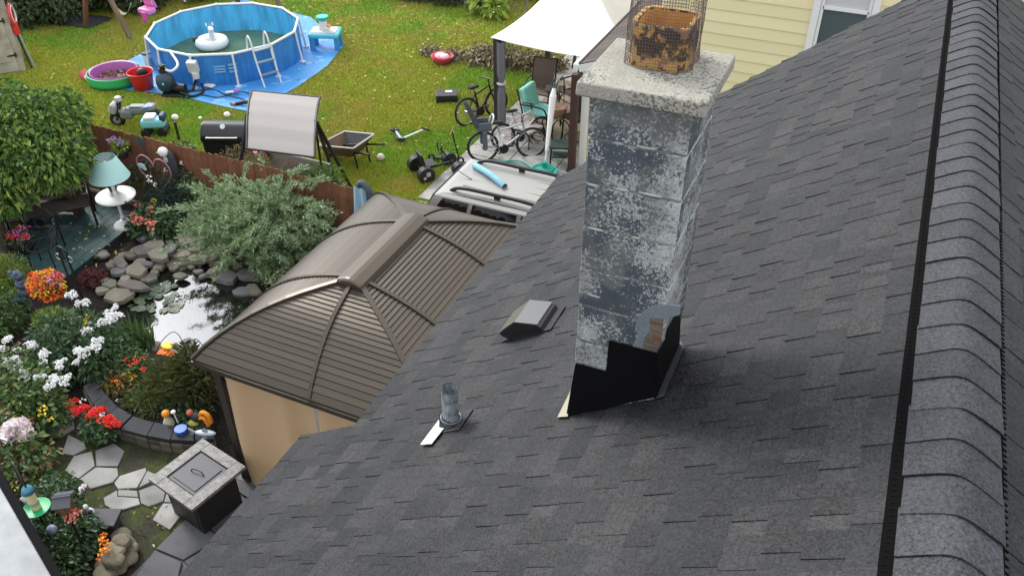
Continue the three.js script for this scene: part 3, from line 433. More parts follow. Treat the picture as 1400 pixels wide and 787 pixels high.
// ---------------------------------------------------------------- silver estate car behind the fence
{
  const L = 4.3, W = 1.72, c = thing('parked_car', 'silver grey SUV with black roof rails parked behind the board fence', 'car', [-4.2, .02, -11.06]);   // rear towards -x
  const paint = mat([.3, .288, .262], .38, { metalness: .35, clearcoat: .6, clearcoatRoughness: .15 }), glass = mat([.006, .006, .007], .08), blk = mat([.012, .012, .013], .5), tyre = mat([.02, .02, .02], .85);
  const prof = [[-2.15, .28], [-2.17, .55], [-2.13, .9], [-2.05, .96], [-1.2, .99], [.75, .97], [1.55, .88], [2.0, .78], [2.12, .6], [2.12, .3]];
  const body = part('body', plateXY(prof, W, .05), paint, c);
  // greenhouse: rings along the height
  const ring = (y, xr, xf, w) => [V3(xr, y, -w), V3(xf, y, -w), V3(xf, y, w), V3(xr, y, w)];
  const r0 = ring(.96, -2.1, .95, .84), r1 = ring(1.405, -1.84, .16, .66), r2 = ring(1.44, -1.72, .02, .6);
  part('cabin', [quadsolid([...r0, ...r1]), quadsolid([...r1, ...r2])], paint, c);
  const roofp = part('roof_panel', surf(10, 8, (u, v) => { const x = mix(-1.72, .02, u), z = mix(-.585, .585, v); return [x, 1.441 + .028 * (1 - (2 * v - 1) ** 2) + .02 * (1 - (2 * u - 1) ** 2), z]; }), paint, c);
  for (const z of [-.3, -.1, .1, .3]) part('roof_rib', rbox(1.3, .012, .035, .006, -.85, 1.482 - .02 * Math.abs(z), z), paint, roofp);
  const side = (sz) => {
    const at = (x, f) => { const y = mix(1.0, 1.385, f), w = mix(.84, .66, (y - .96) / .445) + .006; return V3(x, y, sz * w); };
    const pane = (x0, x1, x2, x3) => { const a = [at(x0, 0), at(x1, 0), at(x2, 1), at(x3, 1)]; const b = a.map((p) => p.clone().add(V3(0, .002, sz * .006))); return quadsolid(sz > 0 ? [...a, ...b] : [...a, ...b]); };
    part('side_window', pane(-1.92, -1.28, -1.22, -1.68), glass, c); part('side_window', pane(-1.2, -.4, -.38, -1.14), glass, c); part('side_window', pane(-.32, .7, .1, -.3), glass, c);
    part('door_seam', [box(.008, .6, .006, -1.24, .68, sz * (W / 2 + .001)), box(.008, .6, .006, -.36, .68, sz * (W / 2 + .001))], blk, c);
    for (const x of [-.75, .1]) part('door_handle', rbox(.16, .03, .03, .01, x - .2, .85, sz * (W / 2 + .012)), paint, c);
    const rail = part('roof_rail', [tube([[-1.62, 1.44, sz * .5], [-1.5, 1.515, sz * .5], [-.8, 1.54, sz * .49], [-.1, 1.515, sz * .5], [.02, 1.44, sz * .5]], .032, 8, 30), rbox(.1, .07, .05, .01, -.8, 1.5, sz * .49)], blk, c);
    part('mirror', rbox(.14, .13, .2, .04, .62, 1.02, sz * .95), paint, c);
    for (const x of [-1.3, 1.32]) { const w = part('wheel', [cyl(.34, .34, .2, x, .34, sz * .8, Math.PI / 2, 0, 0, 24)], tyre, c); part('rim', cyl(.22, .22, .02, x, .34, sz * .905, Math.PI / 2, 0, 0, 18), mat([.4, .4, .4], .3, { metalness: .8 }), w); }
    part('tail_light', rbox(.06, .3, .12, .02, -2.09, .98, sz * .72), mat([.25, .01, .01], .25), c);
  };
  side(1); side(-1);
  part('rear_window', quadsolid([V3(-2.065, 1.02, -.68), V3(-2.065, 1.02, .68), V3(-1.88, 1.37, .58), V3(-1.88, 1.37, -.58), V3(-2.075, 1.025, -.68), V3(-2.075, 1.025, .68), V3(-1.9, 1.375, .58), V3(-1.9, 1.375, -.58)]), glass, c);
  part('windscreen', quadsolid([V3(.9, 1.0, -.72), V3(.9, 1.0, .72), V3(.2, 1.39, .6), V3(.2, 1.39, -.6), V3(.91, 1.01, -.72), V3(.91, 1.01, .72), V3(.22, 1.4, .6), V3(.22, 1.4, -.6)]), glass, c);
  part('antenna', [sph(.02, -1.45, 1.475, .1), rod([-1.45, 1.48, .1], [-1.72, 1.56, .05], .006)], blk, c);
  part('rear_wiper', rod([-2.1, 1.06, .05], [-2.06, 1.1, .5], .01), blk, c);
  const a = G(649, 226, 1.53), b = G(690, 255, 1.53);
  solo('foam_noodle', [tube([[a.x, 1.53, a.z], [(a.x + b.x) / 2, 1.56, (a.z + b.z) / 2], [b.x, 1.53, b.z]], .055, 8, 16)], mat([.3, .62, .8], .7, { map: T.mottle }), 'pale blue foam bundle lying across the roof of the silver car', 'foam noodle');
}
// ---------------------------------------------------------------- frame pool on its tarp
const PC = V3(-15.3, 0, -16.36), PR = 1.86;
{
  const lim = TARP.map((p) => G(...p)), pol = lim.map((p) => [Math.atan2(p.z - PC.z, p.x - PC.x), Math.hypot(p.x - PC.x, p.z - PC.z)]).sort((a, b) => a[0] - b[0]);
  const rad = (a) => { for (let i = 0; i < pol.length; i++) { const [a0, r0] = pol[i], [a1, r1] = i + 1 < pol.length ? pol[i + 1] : [pol[0][0] + 2 * Math.PI, pol[0][1]]; for (const s of [0, 2 * Math.PI]) if (a + s >= a0 && a + s <= a1) { const f = (a + s - a0) / (a1 - a0), x0 = r0 * Math.cos(a0), y0 = r0 * Math.sin(a0), x1 = r1 * Math.cos(a1), y1 = r1 * Math.sin(a1); const dx = x1 - x0, dy = y1 - y0, c = Math.cos(a), sn = Math.sin(a); return Math.max(r0 * .3, (x0 * dy - y0 * dx) / (c * dy - sn * dx)); } } return 2; };
  const tt = tex(256, 1.4, (u, v) => { const k = N1.fbm(u, v, 5, 4), w = .85 + .1 * Math.sin(u * 400) * Math.sin(v * 400); const b = smooth(.55, .7, k) * .35; return [.07 * w + b * .35, .34 * w + b * .4, .8 * w + b * .2]; });
  solo('ground_tarp', surf(120, 40, (u, v) => { const a = -Math.PI + u * 2 * Math.PI, r = rad(a) * v; const x = PC.x + Math.cos(a) * r, z = PC.z + Math.sin(a) * r; return [x, .03 + .035 * Math.max(0, N1.fbm(x / 8, z / 8, 14, 3) - .42) + .05 * Math.max(0, N2.fbm(x / 8, z / 8, 22, 2) - .55), z]; }), mat([1, 1, 1], .45, { map: tt }), 'wrinkled bright blue tarpaulin spread under the round pool', 'tarp');
  const p = thing('frame_pool', 'round blue frame pool with white rim tubes, nearly drained of green water', 'pool', PC), n = 12, a0 = .26, Hh = .8, RB = PR + .04;
  const vx = (i, r = PR, y = Hh) => V3(Math.cos(a0 + i * 2 * Math.PI / n) * r, y, Math.sin(a0 + i * 2 * Math.PI / n) * r), white = mat([.74, .75, .76], .35);
  const lin1 = tex(512, 2.2, (u, v) => { const k = N2.fbm(u, v, 7, 4), s = N1.fbm(u * 2, v * .25, 20, 3); const g = .78 + (k - .5) * .3 + (s - .5) * .35; return [.045 * g, .28 * g, .74 * g]; });
  const lin2 = tex(512, 2.2, (u, v) => { const k = N2.fbm(u, v, 7, 4), s = N1.fbm(u * 2, v * .2, 18, 3); const g = .85 + (k - .5) * .3 + (s - .5) * .5; return [.1 * g, .56 * g, .98 * g]; });
  const wallS = (r, m, nm, y0 = .02, amp = .02) => part(nm, surf(n * 8, 8, (u, v) => { const t = u * n, i = Math.floor(Math.min(t, n - 1e-6)), f = t - i, A = vx(i, r, 0), B = vx(i + 1, r, 0), q = A.lerp(B, f); const bl = 1 + amp * Math.sin(Math.PI * f) * Math.sin(Math.PI * (1 - v) * .9) + .004 * Math.sin(u * 190 + v * 3); return [q.x * bl, mix(y0, Hh - .01, v), q.z * bl]; }), m, p);
  wallS(PR - .012, mat([1, 1, 1], .5, { map: lin1 }), 'wall'); wallS(PR - .05, mat([1, 1, 1], .5, { map: lin2 }), 'liner', .03, .015);
  for (let i = 0; i < n; i++) { part('rim_tube', rod(vx(i, PR, Hh + .012), vx(i + 1, PR, Hh + .012), .032, .032, 10), white, p); part('rim_joint', sph(.045, vx(i).x, Hh + .012, vx(i).z, 1, 1, 1, 10), white, p); part('leg', [rod(vx(i, PR + .02, Hh), vx(i, PR + .1, .03), .026, .026, 8), rbox(.11, .04, .11, .01, vx(i, PR + .1).x, .05, vx(i, PR + .1).z)], white, p); }
  // faint printed marks on the wall panels
  const wt = tex(512, 1, (u, v) => { const k = N1.fbm(u, v, 4, 5); return [.06 + .05 * k, .1 + .08 * k, .045 + .03 * k]; });
  part('water', place(new THREE.CircleGeometry(PR - .07, 48).rotateX(-Math.PI / 2), 0, .1, 0), mat([1, 1, 1], .12, { map: wt }), p);
  for (const [px, py, w, h] of [[302, 88, .26, .2], [317, 88, .2, .26], [223, 84, .3, .08]]) { const a = Math.atan2(G(px, py, .45).z - PC.z, G(px, py, .45).x - PC.x); const q = V3(Math.cos(a) * (PR + .005), .47, Math.sin(a) * (PR + .005)); part('printed_mark', [0, 1, 2].map((k) => box(w, h / 5, .002, 0, h * (.35 - k * .33), 0)), mat([.22, .45, .68], .5), p).position.copy(q).setY(.47); p.children[p.children.length - 1].rotation.y = Math.PI / 2 - a; }
  // skimmer box with hose
  { const a = Math.atan2(G(270, 90, .5).z - PC.z, G(270, 90, .5).x - PC.x), sk = V3(PC.x + Math.cos(a) * (PR + .09), 0, PC.z + Math.sin(a) * (PR + .09)), s = thing('pool_skimmer', 'white surface skimmer box with black hose on the pool wall', 'skimmer', sk, Math.PI / 2 - a);
    part('basket', rbox(.24, .3, .16, .03, 0, .58, 0, .2), mat([.62, .62, .58], .5), s); part('outlet', cyl(.08, .09, .14, .04, .38, .03), mat([.7, .7, .68], .5), s); part('hose', tube([[.04, .33, .03], [-.05, .12, .06], [-.06, .06, .2], [-.3, .07, .42]], .03, 7, 24), mat([.01, .01, .012], .6), s); }
  // A-frame ladder
  { const b = G(372, 117), a = Math.atan2(b.z - PC.z, b.x - PC.x), o = PC.clone().add(V3(Math.cos(a) * (PR + .02), 0, Math.sin(a) * (PR + .02))), l = thing('pool_ladder', 'white A-frame ladder with grey steps straddling the pool rim', 'ladder', o, Math.PI / 2 - a);
    for (const x of [-.22, .22]) { part('rail', tube([[x, .03, .42], [x, .6, .2], [x, 1.1, .06], [x, 1.17, -.02], [x, 1.08, -.1], [x, .6, -.22], [x, .1, -.36]], .022, 8, 40), white, l); }
    for (const y of [.3, .58, .84]) part('step', rbox(.42, .035, .11, .01, 0, y, .42 - y * .34), mat([.16, .24, .33], .5), l); for (const y of [.35, .7]) part('step', rbox(.42, .035, .09, .01, 0, y, -.36 + y * .26), mat([.16, .24, .33], .5), l); }
  // ring float with a tall animal neck
  { const q = G(290, 61, .15), f = thing('ring_float', 'white inflatable ring with tall horned head and black tail floating in the pool', 'pool float', [q.x, .1, q.z], .9);
    part('ring', torus(.29, .14, 0, .12, 0, Math.PI / 2, 0, 0, 30), mat([.82, .82, .82], .3), f); part('neck', [tube([[.0, .15, .22], [.0, .35, .26], [.0, .52, .25]], .07, 10, 14), sph(.085, 0, .56, .28, .85, .8, 1.5)], mat([.82, .82, .82], .3), f);
    part('ear', sph(.03, -.08, .66, .22, .8, 1.6, .5), mat([.8, .8, .8], .3), f); part('ear', sph(.03, .08, .66, .22, .8, 1.6, .5), mat([.8, .8, .8], .3), f); part('horn', cyl(.022, .004, .14, 0, .7, .3, .35), mat([.75, .45, .55], .4), f); part('mane', tube([[0, .2, .13], [0, .4, .18], [0, .56, .19]], .03, 8, 10), mat([.7, .2, .5], .4), f); part('tail', sph(.09, -.36, .2, -.14, 1, .9, .7), mat([.03, .03, .035], .5), f); }
}
{ // sand filter with its white hose
  const q = G(234, 130), f = thing('sand_filter', 'dark blue sand filter and black pump on the tarp by the pool', 'pump', q, .3), dk = mat([.02, .05, .085], .35), bk = mat([.012, .012, .014], .5);
  part('base', rbox(.55, .07, .38, .02, .12, .06, 0), bk, f); part('tank', lathe([[.001, .1], [.12, .1], [.2, .2], [.22, .33], [.2, .46], [.11, .56], [.06, .58]], -.06, 0, 0, 24), dk, f); part('valve', [cyl(.1, .09, .1, -.06, .62, 0), cyl(.06, .07, .08, -.06, .7, 0), bar([-.16, .74, 0], [.04, .74, 0], .03, .025)], bk, f); part('pump', [cyl(.1, .1, .26, .26, .2, .0, 0, 0, Math.PI / 2), cyl(.08, .07, .14, .14, .28, .04)], bk, f); part('gauge', sph(.03, -.02, .36, .21, 1, 1, .4), mat([.3, .6, .65], .4), f);
  const w = G(252, 88, .45).sub(q); part('hose', tube([[.02, .64, .02], [.14, .6, .0], [.25, .68, -.15], [w.x * .8, .85, w.z * .8]].map((p) => vv(p).applyAxisAngle(V3(0, 1, 0), 0)), .03, 8, 24), mat([.72, .73, .72], .5), f); part('hose', tube([[.3, .14, .1], [.6, .08, .15], [.75, .08, -.1], [.6, .14, -.4]], .03, 7, 24), bk, f);
}
{ // cord, brush, clutter on the tarp
  const c = (l, r = .012) => tube(l.map((p) => { const q = G(...p); return [q.x, .06, q.z]; }), r, 5, l.length * 8);
  solo('power_cord', [c([[250, 138], [275, 133], [300, 136], [330, 128], [348, 134]]), c([[262, 128], [290, 125], [310, 133], [335, 140], [322, 146]])], mat([.01, .01, .012], .6), 'thin black cord trailing in loops over the blue tarpaulin', 'cord');
  const q = G(313, 131), t = thing('pool_toy', 'small white and purple toy on the tarp before the pool', 'toy', q); part('handle', rod([-.08, .07, 0], [.12, .1, -.06], .035), mat([.75, .75, .75], .5), t); part('knob', sph(.06, .17, .12, -.08), mat([.35, .15, .5], .5), t);
  const d = G(287, 121), w = solo('white_pad', rbox(.26, .05, .16, .02, 0, 0, 0), mat([.75, .75, .74], .6), 'flat white pad lying against the pool wall', 'pad'); w.position.set(d.x, .08, d.z);
  const b = G(336, 145), k = thing('hose_coil', 'black hose end lying on the tarp beside the swing seat canopy', 'hose', b); part('hose', tube([[-.2, .06, .1], [0, .1, 0], [.18, .07, -.1], [.3, .1, -.25]], .045, 7, 18), mat([.012, .012, .014], .6), k); part('nozzle', cyl(.05, .03, .14, -.25, .07, .14, 0, 0, 1.4), mat([.3, .12, .08], .5), k);
}
{ // paddling pools, tub, pump bucket
  const q = G(157, 104, .15), r = .62, k = thing('paddling_pool', 'purple paddling pool with fallen leaves stacked inside a green one', 'paddling pool', [q.x, .02, q.z]);
  part('outer_wall', lathe([[r * .8, .02], [r, .03], [r * 1.04, .12], [r, .15], [r * 1.03, .25], [r, .28], [r * .95, .26], [r * .92, .05]], 0, 0, 0, 40), mat([.03, .4, .12], .4), k); part('inner_wall', lathe([[r * .78, .04], [r * .9, .07], [r * .93, .2], [r * .9, .31], [r * .84, .28], [r * .78, .08]], 0, 0, 0, 40), mat([.38, .12, .36], .4), k); part('floor', cyl(r * .82, r * .82, .02, 0, .06, 0, 0, 0, 0, 36), mat([.26, .1, .13], .5, { map: T.mottle }), k);
  leafPart('leaf_litter', leaves(260, () => { const a = rnd() * 6.28, d = r * .7 * Math.sqrt(rnd()); return [V3(Math.cos(a) * d, .08 + rnd() * .03, Math.sin(a) * d), V3(0, .3, 0)]; }, .1, .06, [[.2, .12, .06], [.12, .07, .04], [.35, .28, .2], [.08, .06, .05]]), k, PETAL).userData = { kind: 'stuff' };
  const b = G(197, 122), t = thing('red_tub', 'deep red plastic tub with a black bag inside on the tarp', 'tub', b); part('tub', lathe([[.001, .02], [.22, .02], [.28, .42], [.31, .44], [.3, .46], [.265, .43], [.21, .05], [.001, .05]], 0, 0, 0, 32), mat([.62, .02, .025], .35), t); part('bag', [sph(.14, .05, .42, -.02, 1, .8, .9), sph(.09, .14, .48, .03)], mat([.01, .01, .012], .5), t);
  const e = G(204, 92), v = thing('pump_housing', 'white filter pump with black clips at the pool foot behind the tub', 'pump', e); part('housing', [cyl(.1, .1, .3, 0, .2, 0), cyl(.07, .05, .12, .1, .3, 0, 0, 0, -1.2)], mat([.7, .72, .72], .4), v); part('lid', cyl(.11, .11, .04, 0, .37, 0), mat([.02, .02, .02], .5), v);
  const z = G(117, 108), y = thing('toy_block', 'small pink and white toy at the paddling pool edge', 'toy', z); part('cup', cyl(.1, .12, .18, 0, .1, 0, 0, 0, .9), mat([.7, .12, .16], .5), y); part('ball', sph(.07, .12, .08, .05), mat([.8, .7, .7], .5), y);
}
{ // children's water table
  const q = G(447, 66), t = thing('water_table', 'turquoise toy water table with grey tray and green funnel', 'toy table', q, .4), tq = mat([.12, .55, .68], .45), bl = mat([.06, .3, .6], .45);
  part('tray', [rbox(.8, .14, .6, .06, 0, .42, 0)], tq, t); part('basin', rbox(.66, .03, .46, .02, 0, .495, 0), mat([.5, .52, .52], .5), t); for (const [x, z] of [[-.32, -.2], [.32, -.2], [-.32, .2], [.32, .2]]) part('leg', rbox(.13, .4, .13, .03, x, .2, z), bl, t); part('tower', [cyl(.13, .09, .26, -.02, .62, 0), cyl(.07, .07, .08, .1, .55, .1)], mat([.75, .72, .7], .5), t); part('funnel', cyl(.09, .16, .12, -.02, .8, 0), mat([.02, .5, .42], .45), t); part('scoop', sph(.05, .14, .62, .05), mat([.75, .35, .25], .5), t);
}
// ---------------------------------------------------------------- swing set, slide, trampoline mat, shed
{
  const w = [mat([.28, .12, .06], .8, { map: T.wood }), mat([.3, .2, .12], .8, { map: T.wood })], s = thing('swing_set', 'wooden A-frame swing set with braces behind the pool', 'swing set');
  const a = G(117, 37), b = G(178, 53), m = V3((a.x + b.x) / 2, 2.3, (a.z + b.z) / 2), e = m.clone().add(V3(2.6, 0, -3.3)), a2 = a.clone().add(V3(2.6, 0, -3.3)), b2 = b.clone().add(V3(2.6, 0, -3.3));
  part('leg', bar(a, m, .1, .1), w[0], s); part('leg', bar(b, m, .1, .1), w[1], s); part('leg', bar(a2, e, .1, .1), w[0], s); part('leg', bar(b2, e, .1, .1), w[1], s); part('brace', bar(a.clone().lerp(m, .38), b.clone().lerp(m, .52), .05, .12), w[0], s); part('brace', bar(a2.clone().lerp(e, .4), b2.clone().lerp(e, .4), .05, .12), w[0], s); part('strut', bar(m.clone().add(V3(-.1, -.2, 0)), a.clone().lerp(b, .45).add(V3(0, 1.0, -.1)), .08, .08), w[0], s); part('beam', bar(m.clone().add(V3(-.3, .08, .15)), e.clone().add(V3(.3, .08, -.15)), .1, .14), w[0], s);
  const q = G(199, 9, .72), sw = thing('toddler_swing', 'pink plastic toddler swing seat hanging on cords by the pool', 'swing seat', [q.x, 0, q.z]); part('seat', [rbox(.42, .16, .3, .06, 0, .62, 0), rbox(.4, .34, .06, .03, 0, .82, -.14, .3)], mat([.75, .22, .5], .4), sw); part('front_bar', rbox(.16, .26, .06, .03, .02, .5, .16), mat([.75, .08, .4], .4), sw); for (const x of [-.19, .19]) part('cord', rod([x, .8, -.05], [x * .9, 2.3, -.3], .012), mat([.6, .58, .5], .7), sw);
  const q2 = G(173, 15, .35), b3 = solo('belt_swing', surf(10, 2, (u, v) => [mix(-.26, .26, u), .42 - .16 * Math.sin(Math.PI * u) + .25 * u * u, mix(-.09, .09, v) + .25 * u]), mat([.62, .6, .4], .6), 'cream curved belt swing seat beside the wooden frame', 'swing seat'); b3.position.set(q2.x, 0, q2.z); b3.rotation.y = .5;
  const q3 = G(95, 28), tr = thing('fabric_sheet', 'crumpled dark grey fabric sheet lying on the grass by the bushes', 'sheet', q3); part('sheet', surf(24, 14, (u, v) => { const x = mix(-1.1, 1.1, u), z = mix(-.45, .45, v); return [x, .06 + .22 * N1.fbm(u * .4, v * .4, 9, 3) * Math.sin(Math.PI * u) * Math.sin(Math.PI * v), z + .12 * Math.sin(u * 5)]; }), mat([.04, .04, .05], .8, { map: T.mottle }), tr);
  const sl = G(294, 1), d = thing('slide', 'green and white plastic garden slide behind the pool', 'slide', sl, -.5); part('chute', [surf(6, 14, (u, v) => [mix(-.22, .22, u), .15 + 1.0 * Math.pow(v, 1.2) + .1 * Math.pow(2 * u - 1, 2), mix(.9, -.9, v)])], mat([.72, .74, .7], .4), d); for (const s2 of [-1, 1]) part('side_rail', tube([[s2 * .25, .27, .95], [s2 * .25, .55, .3], [s2 * .25, 1.0, -.5], [s2 * .25, 1.35, -.95]], .045, 8, 20), mat([.03, .22, .14], .4), d);
}
{ // resin shed
  const b = G(36, 97), z = b.z, x1 = b.x, s = thing('garden_shed', 'beige resin storage shed with black hinges at the lawn edge', 'shed', [x1, 0, z], .93), cr = mat([.52, .47, .39], .6, { map: T.mottle }), dk = mat([.02, .02, .02], .5);
  part('wall', rbox(1.9, 1.85, 1.5, .02, -.95, .925, -.75), cr, s); part('door', [rbox(.72, 1.7, .03, .01, -.5, .9, .012), rbox(.5, .5, .02, .01, -.5, 1.3, .032), rbox(.5, .5, .02, .01, -.5, .55, .032)], mat([.55, .5, .42], .6, { map: T.mottle }), s); part('roof', [rbox(2.1, .12, 1.75, .03, -.95, 1.92, -.75)], mat([.56, .52, .45], .6), s); for (const y of [.45, 1.3]) part('hinge', [rbox(.22, .04, .02, .005, -.2, y, .035), rbox(.04, .12, .02, .005, -.12, y, .036)], dk, s);
  const rp = thing('ring_hoop', 'red and white toy hanging on the shed side', 'toy', G(40, 93), .9); part('pad', rbox(.14, .34, .3, .05, 0, 1.05, .0), mat([.7, .03, .03], .45), rp); part('strap', torus(.24, .04, .02, 1.35, 0, 0, 1.4, 0), mat([.65, .05, .05], .45), rp); part('trim', torus(.2, .02, .05, 1.36, 0, 0, 1.4, 0), mat([.78, .78, .78], .45), rp); part('stake', rod([.05, .02, .1], [-.02, .95, .05], .025), mat([.03, .03, .035], .5), rp); part('stake', rod([.14, .02, .2], [.03, .95, .12], .02), mat([.3, .32, .35], .5), rp);
}
// ---------------------------------------------------------------- ride-on motorbike, toy car, grill, swing seat, wheelbarrow
{
  const q = G(190, 172), r = thing('toy_motorbike', 'grey ride-on toy motorbike with black wheels standing by the fence', 'toy motorbike', q, .42), gr = mat([.17, .19, .2], .45), bk = mat([.012, .012, .014], .55), wh = mat([.34, .36, .38], .45);
  for (const [x, R] of [[-.52, .2], [.5, .24]]) { const w = part('wheel', [torus(R * .72, R * .3, x, R, 0, 0, 0, 0, 24)], bk, r); part('rim', cyl(R * .5, R * .5, .12, x, R, 0, Math.PI / 2, 0, 0, 16), mat([.25, .25, .26], .4), w); }
  part('body', [rbox(.62, .2, .24, .08, .05, .45, 0), rbox(.4, .16, .28, .07, .38, .52, 0, 0, 0, .15), rbox(.34, .26, .3, .08, -.22, .36, 0)], gr, r); part('seat', rbox(.4, .07, .2, .03, .1, .56, 0), gr, r); part('fender', [surf(10, 4, (u, v) => { const a = mix(.2, 2.6, u); return [-.52 + Math.cos(a) * .25, .22 + Math.sin(a) * .25, mix(-.1, .1, v)]; })], wh, r); part('fairing', [rbox(.2, .28, .34, .07, -.52, .52, 0, 0, 0, -.4)], wh, r); part('fork', [bar([-.5, .2, .09], [-.36, .66, .07], .04, .04), bar([-.5, .2, -.09], [-.36, .66, -.07], .04, .04)], bk, r); part('handlebar', tube([[-.3, .74, -.26], [-.36, .7, -.1], [-.36, .7, .1], [-.3, .74, .26]], .022, 8, 16), bk, r); part('dash', rbox(.16, .14, .16, .04, -.36, .76, 0), mat([.55, .53, .52], .4), r); r.scale.setScalar(.84); part('sticker', rbox(.14, .06, .285, .02, .36, .57, 0, 0, 0, .15), mat([.12, .2, .4], .4), r);
  const p = G(214, 184), c = thing('toy_scooter_car', 'small turquoise and white ride-on toy against the fence boards', 'ride-on toy', p, .5); part('body', rbox(.5, .22, .3, .08, 0, .3, 0), mat([.2, .58, .72], .4), c); part('bonnet', rbox(.24, .08, .26, .03, -.05, .43, 0), mat([.75, .78, .8], .4), c); part('seat', rbox(.12, .16, .24, .04, .22, .42, 0), mat([.03, .05, .09], .5), c); for (const x of [-.17, .17]) part('wheel', cyl(.1, .1, .34, x, .11, 0, Math.PI / 2, 0, 0, 16), bk, c);
  for (const [x, y, R, n] of [[240, 165, .075, 'white ball on the grass beside the toy motorbike'], [311, 161, .07, 'white ball on the grass behind the black grill'], [274, 164, .04, 'tiny pale ball on the grass between motorbike and grill']]) { const b = G(x, y); solo('ball', sph(R, b.x, R + .01, b.z, 1.1, .9, 1), mat([.8, .78, .74], .6), n, 'ball'); }
  const sk = G(245, 193); solo('ground_stake', box(.04, .5, .04, sk.x, .2, sk.z), mat([.012, .012, .012], .6), 'short black stake in the grass behind the fence', 'stake');
}
{
  const q = G(312, 196, .75), g = thing('gas_grill', 'black gas barbecue with closed lid and steel handle behind the fence', 'grill', [q.x, 0, q.z], .42), bk = mat([.012, .012, .013], .35, { clearcoat: .4 }), st = mat([.55, .54, .52], .3, { metalness: .8 });
  part('firebox', rbox(.82, .3, .5, .03, 0, .78, 0), bk, g); part('lid', surf(2, 12, (u, v) => { const a = mix(-.1, 3.25, v); return [mix(-.41, .41, u), .93 + .27 * Math.sin(a) * (1 - .12 * Math.cos(a)), .27 * Math.cos(a)]; }), mat([.03, .03, .032], .25, { metalness: .5 }), g); for (const s of [-1, 1]) part('lid_end', plateXY([...Array(11)].map((_, i) => { const a = i / 10 * 3.14; return [.27 * Math.cos(a), .93 + .27 * Math.sin(a)]; }), .02).rotateY(Math.PI / 2).translate(s * .41, 0, 0), bk, g); part('handle', [rod([-.3, 1.02, .31], [.3, 1.02, .31], .018), rod([-.28, 1.02, .31], [-.28, 1.02, .24], .012), rod([.28, 1.02, .31], [.28, 1.02, .24], .012)], st, g); part('thermometer', cyl(.05, .05, .02, 0, 1.17, .12, .9), st, g); part('cart', [rbox(.76, .5, .44, .02, 0, .36, 0)], bk, g); for (const x of [-.34, .34]) for (const z of [-.18, .18]) part('wheel', cyl(.06, .06, .04, x, .07, z, Math.PI / 2, 0, 0, 12), bk, g); part('side_shelf', rbox(.3, .04, .42, .015, .58, .88, 0), bk, g);
}
{ // canopy of a garden swing seat
  const A = G(344, 124, 1.95), B = G(437, 133, 1.95), C = G(430, 215, 1.62), D = G(337, 203, 1.62), s = thing('garden_swing', 'garden swing seat with pale grey striped canopy on black legs', 'garden swing'), bk = mat([.012, .012, .013], .45);
  const up = V3(0, .1, 0), cv = mat([.50, .48, .465], .85, { map: tex(256, 1, (u, v) => g3(.9 + (N1.fbm(u, v, 30, 2) - .5) * .14)) });
  const at = (u, v) => A.clone().lerp(B, u).lerp(D.clone().lerp(C, u), v).add(V3(0, .16 * Math.sin(Math.PI * v) + .004 * Math.sin(v * 28), 0));
  for (let i = 0; i < 7; i++) part('canopy_panel', surf(6, 4, (u, v) => at(u, (i + v) / 7)), mat([[.3, .278, .262], [.306, .284, .268], [.295, .273, .257]][i % 3], .85), s);
  part('canopy_edge', [tube([...Array(9)].map((_, i) => at(0, i / 8)), .022, 6), tube([...Array(9)].map((_, i) => at(1, i / 8)), .022, 6), rod(at(0, 0), at(1, 0), .02), rod(at(0, 1), at(1, 1), .02)], bk, s);
  for (const u of [0, 1]) { const top = at(u, .55), f1 = u ? G(457, 243) : V3(top.x - .2, 0, top.z + .75), f0 = V3(top.x + (u ? .1 : -.1), 0, top.z - .75); part('leg', rod(top, f1, .035), bk, s); part('leg', rod(top, f0, .035), bk, s); part('foot', rod(f1.clone().setY(.04), f0.clone().setY(.04), .03), bk, s); }
  const c = at(.5, .5); part('seat', [rbox(1.35, .08, .5, .03, c.x, .45, c.z), rbox(1.35, .5, .07, .03, c.x, .72, c.z - .25, -.25)], mat([.35, .33, .32], .85), s); for (const x of [-.68, .68]) part('hanger', rod([c.x + x, .5, c.z], [c.x + x * 1.02, 1.75, c.z], .02), bk, s);
  const p = thing('pink_chair', 'bright pink toy chair half hidden below the swing canopy', 'toy chair', G(354, 222)); part('seat', rbox(.32, .06, .3, .03, 0, .28, 0), mat([.8, .18, .35], .45), p); part('back', rbox(.32, .36, .05, .03, 0, .46, -.13), mat([.8, .2, .38], .45), p); for (const x of [-.12, .12]) for (const z of [-.1, .1]) part('leg', rod([x, .02, z], [x, .27, z], .022), mat([.8, .2, .38], .45), p);
  const r = G(398, 220); solo('red_cushion', rbox(.34, .16, .26, .07, r.x, .3, r.z), mat([.65, .03, .06], .7), 'small red cushion showing under the swing canopy', 'cushion');
  const wb = G(410, 236), w = thing('folded_frame', 'white and grey folded toy frame lying behind the fence', 'frame', wb, .2); part('bar', rod([-.5, .1, 0], [.5, .12, .05], .035), mat([.72, .72, .7], .5), w); part('bar', rod([.1, .1, -.2], [.5, .3, .2], .04), mat([.35, .37, .4], .5), w); part('pad', rbox(.3, .12, .2, .04, .35, .2, .1), mat([.7, .7, .7], .6), w);
}
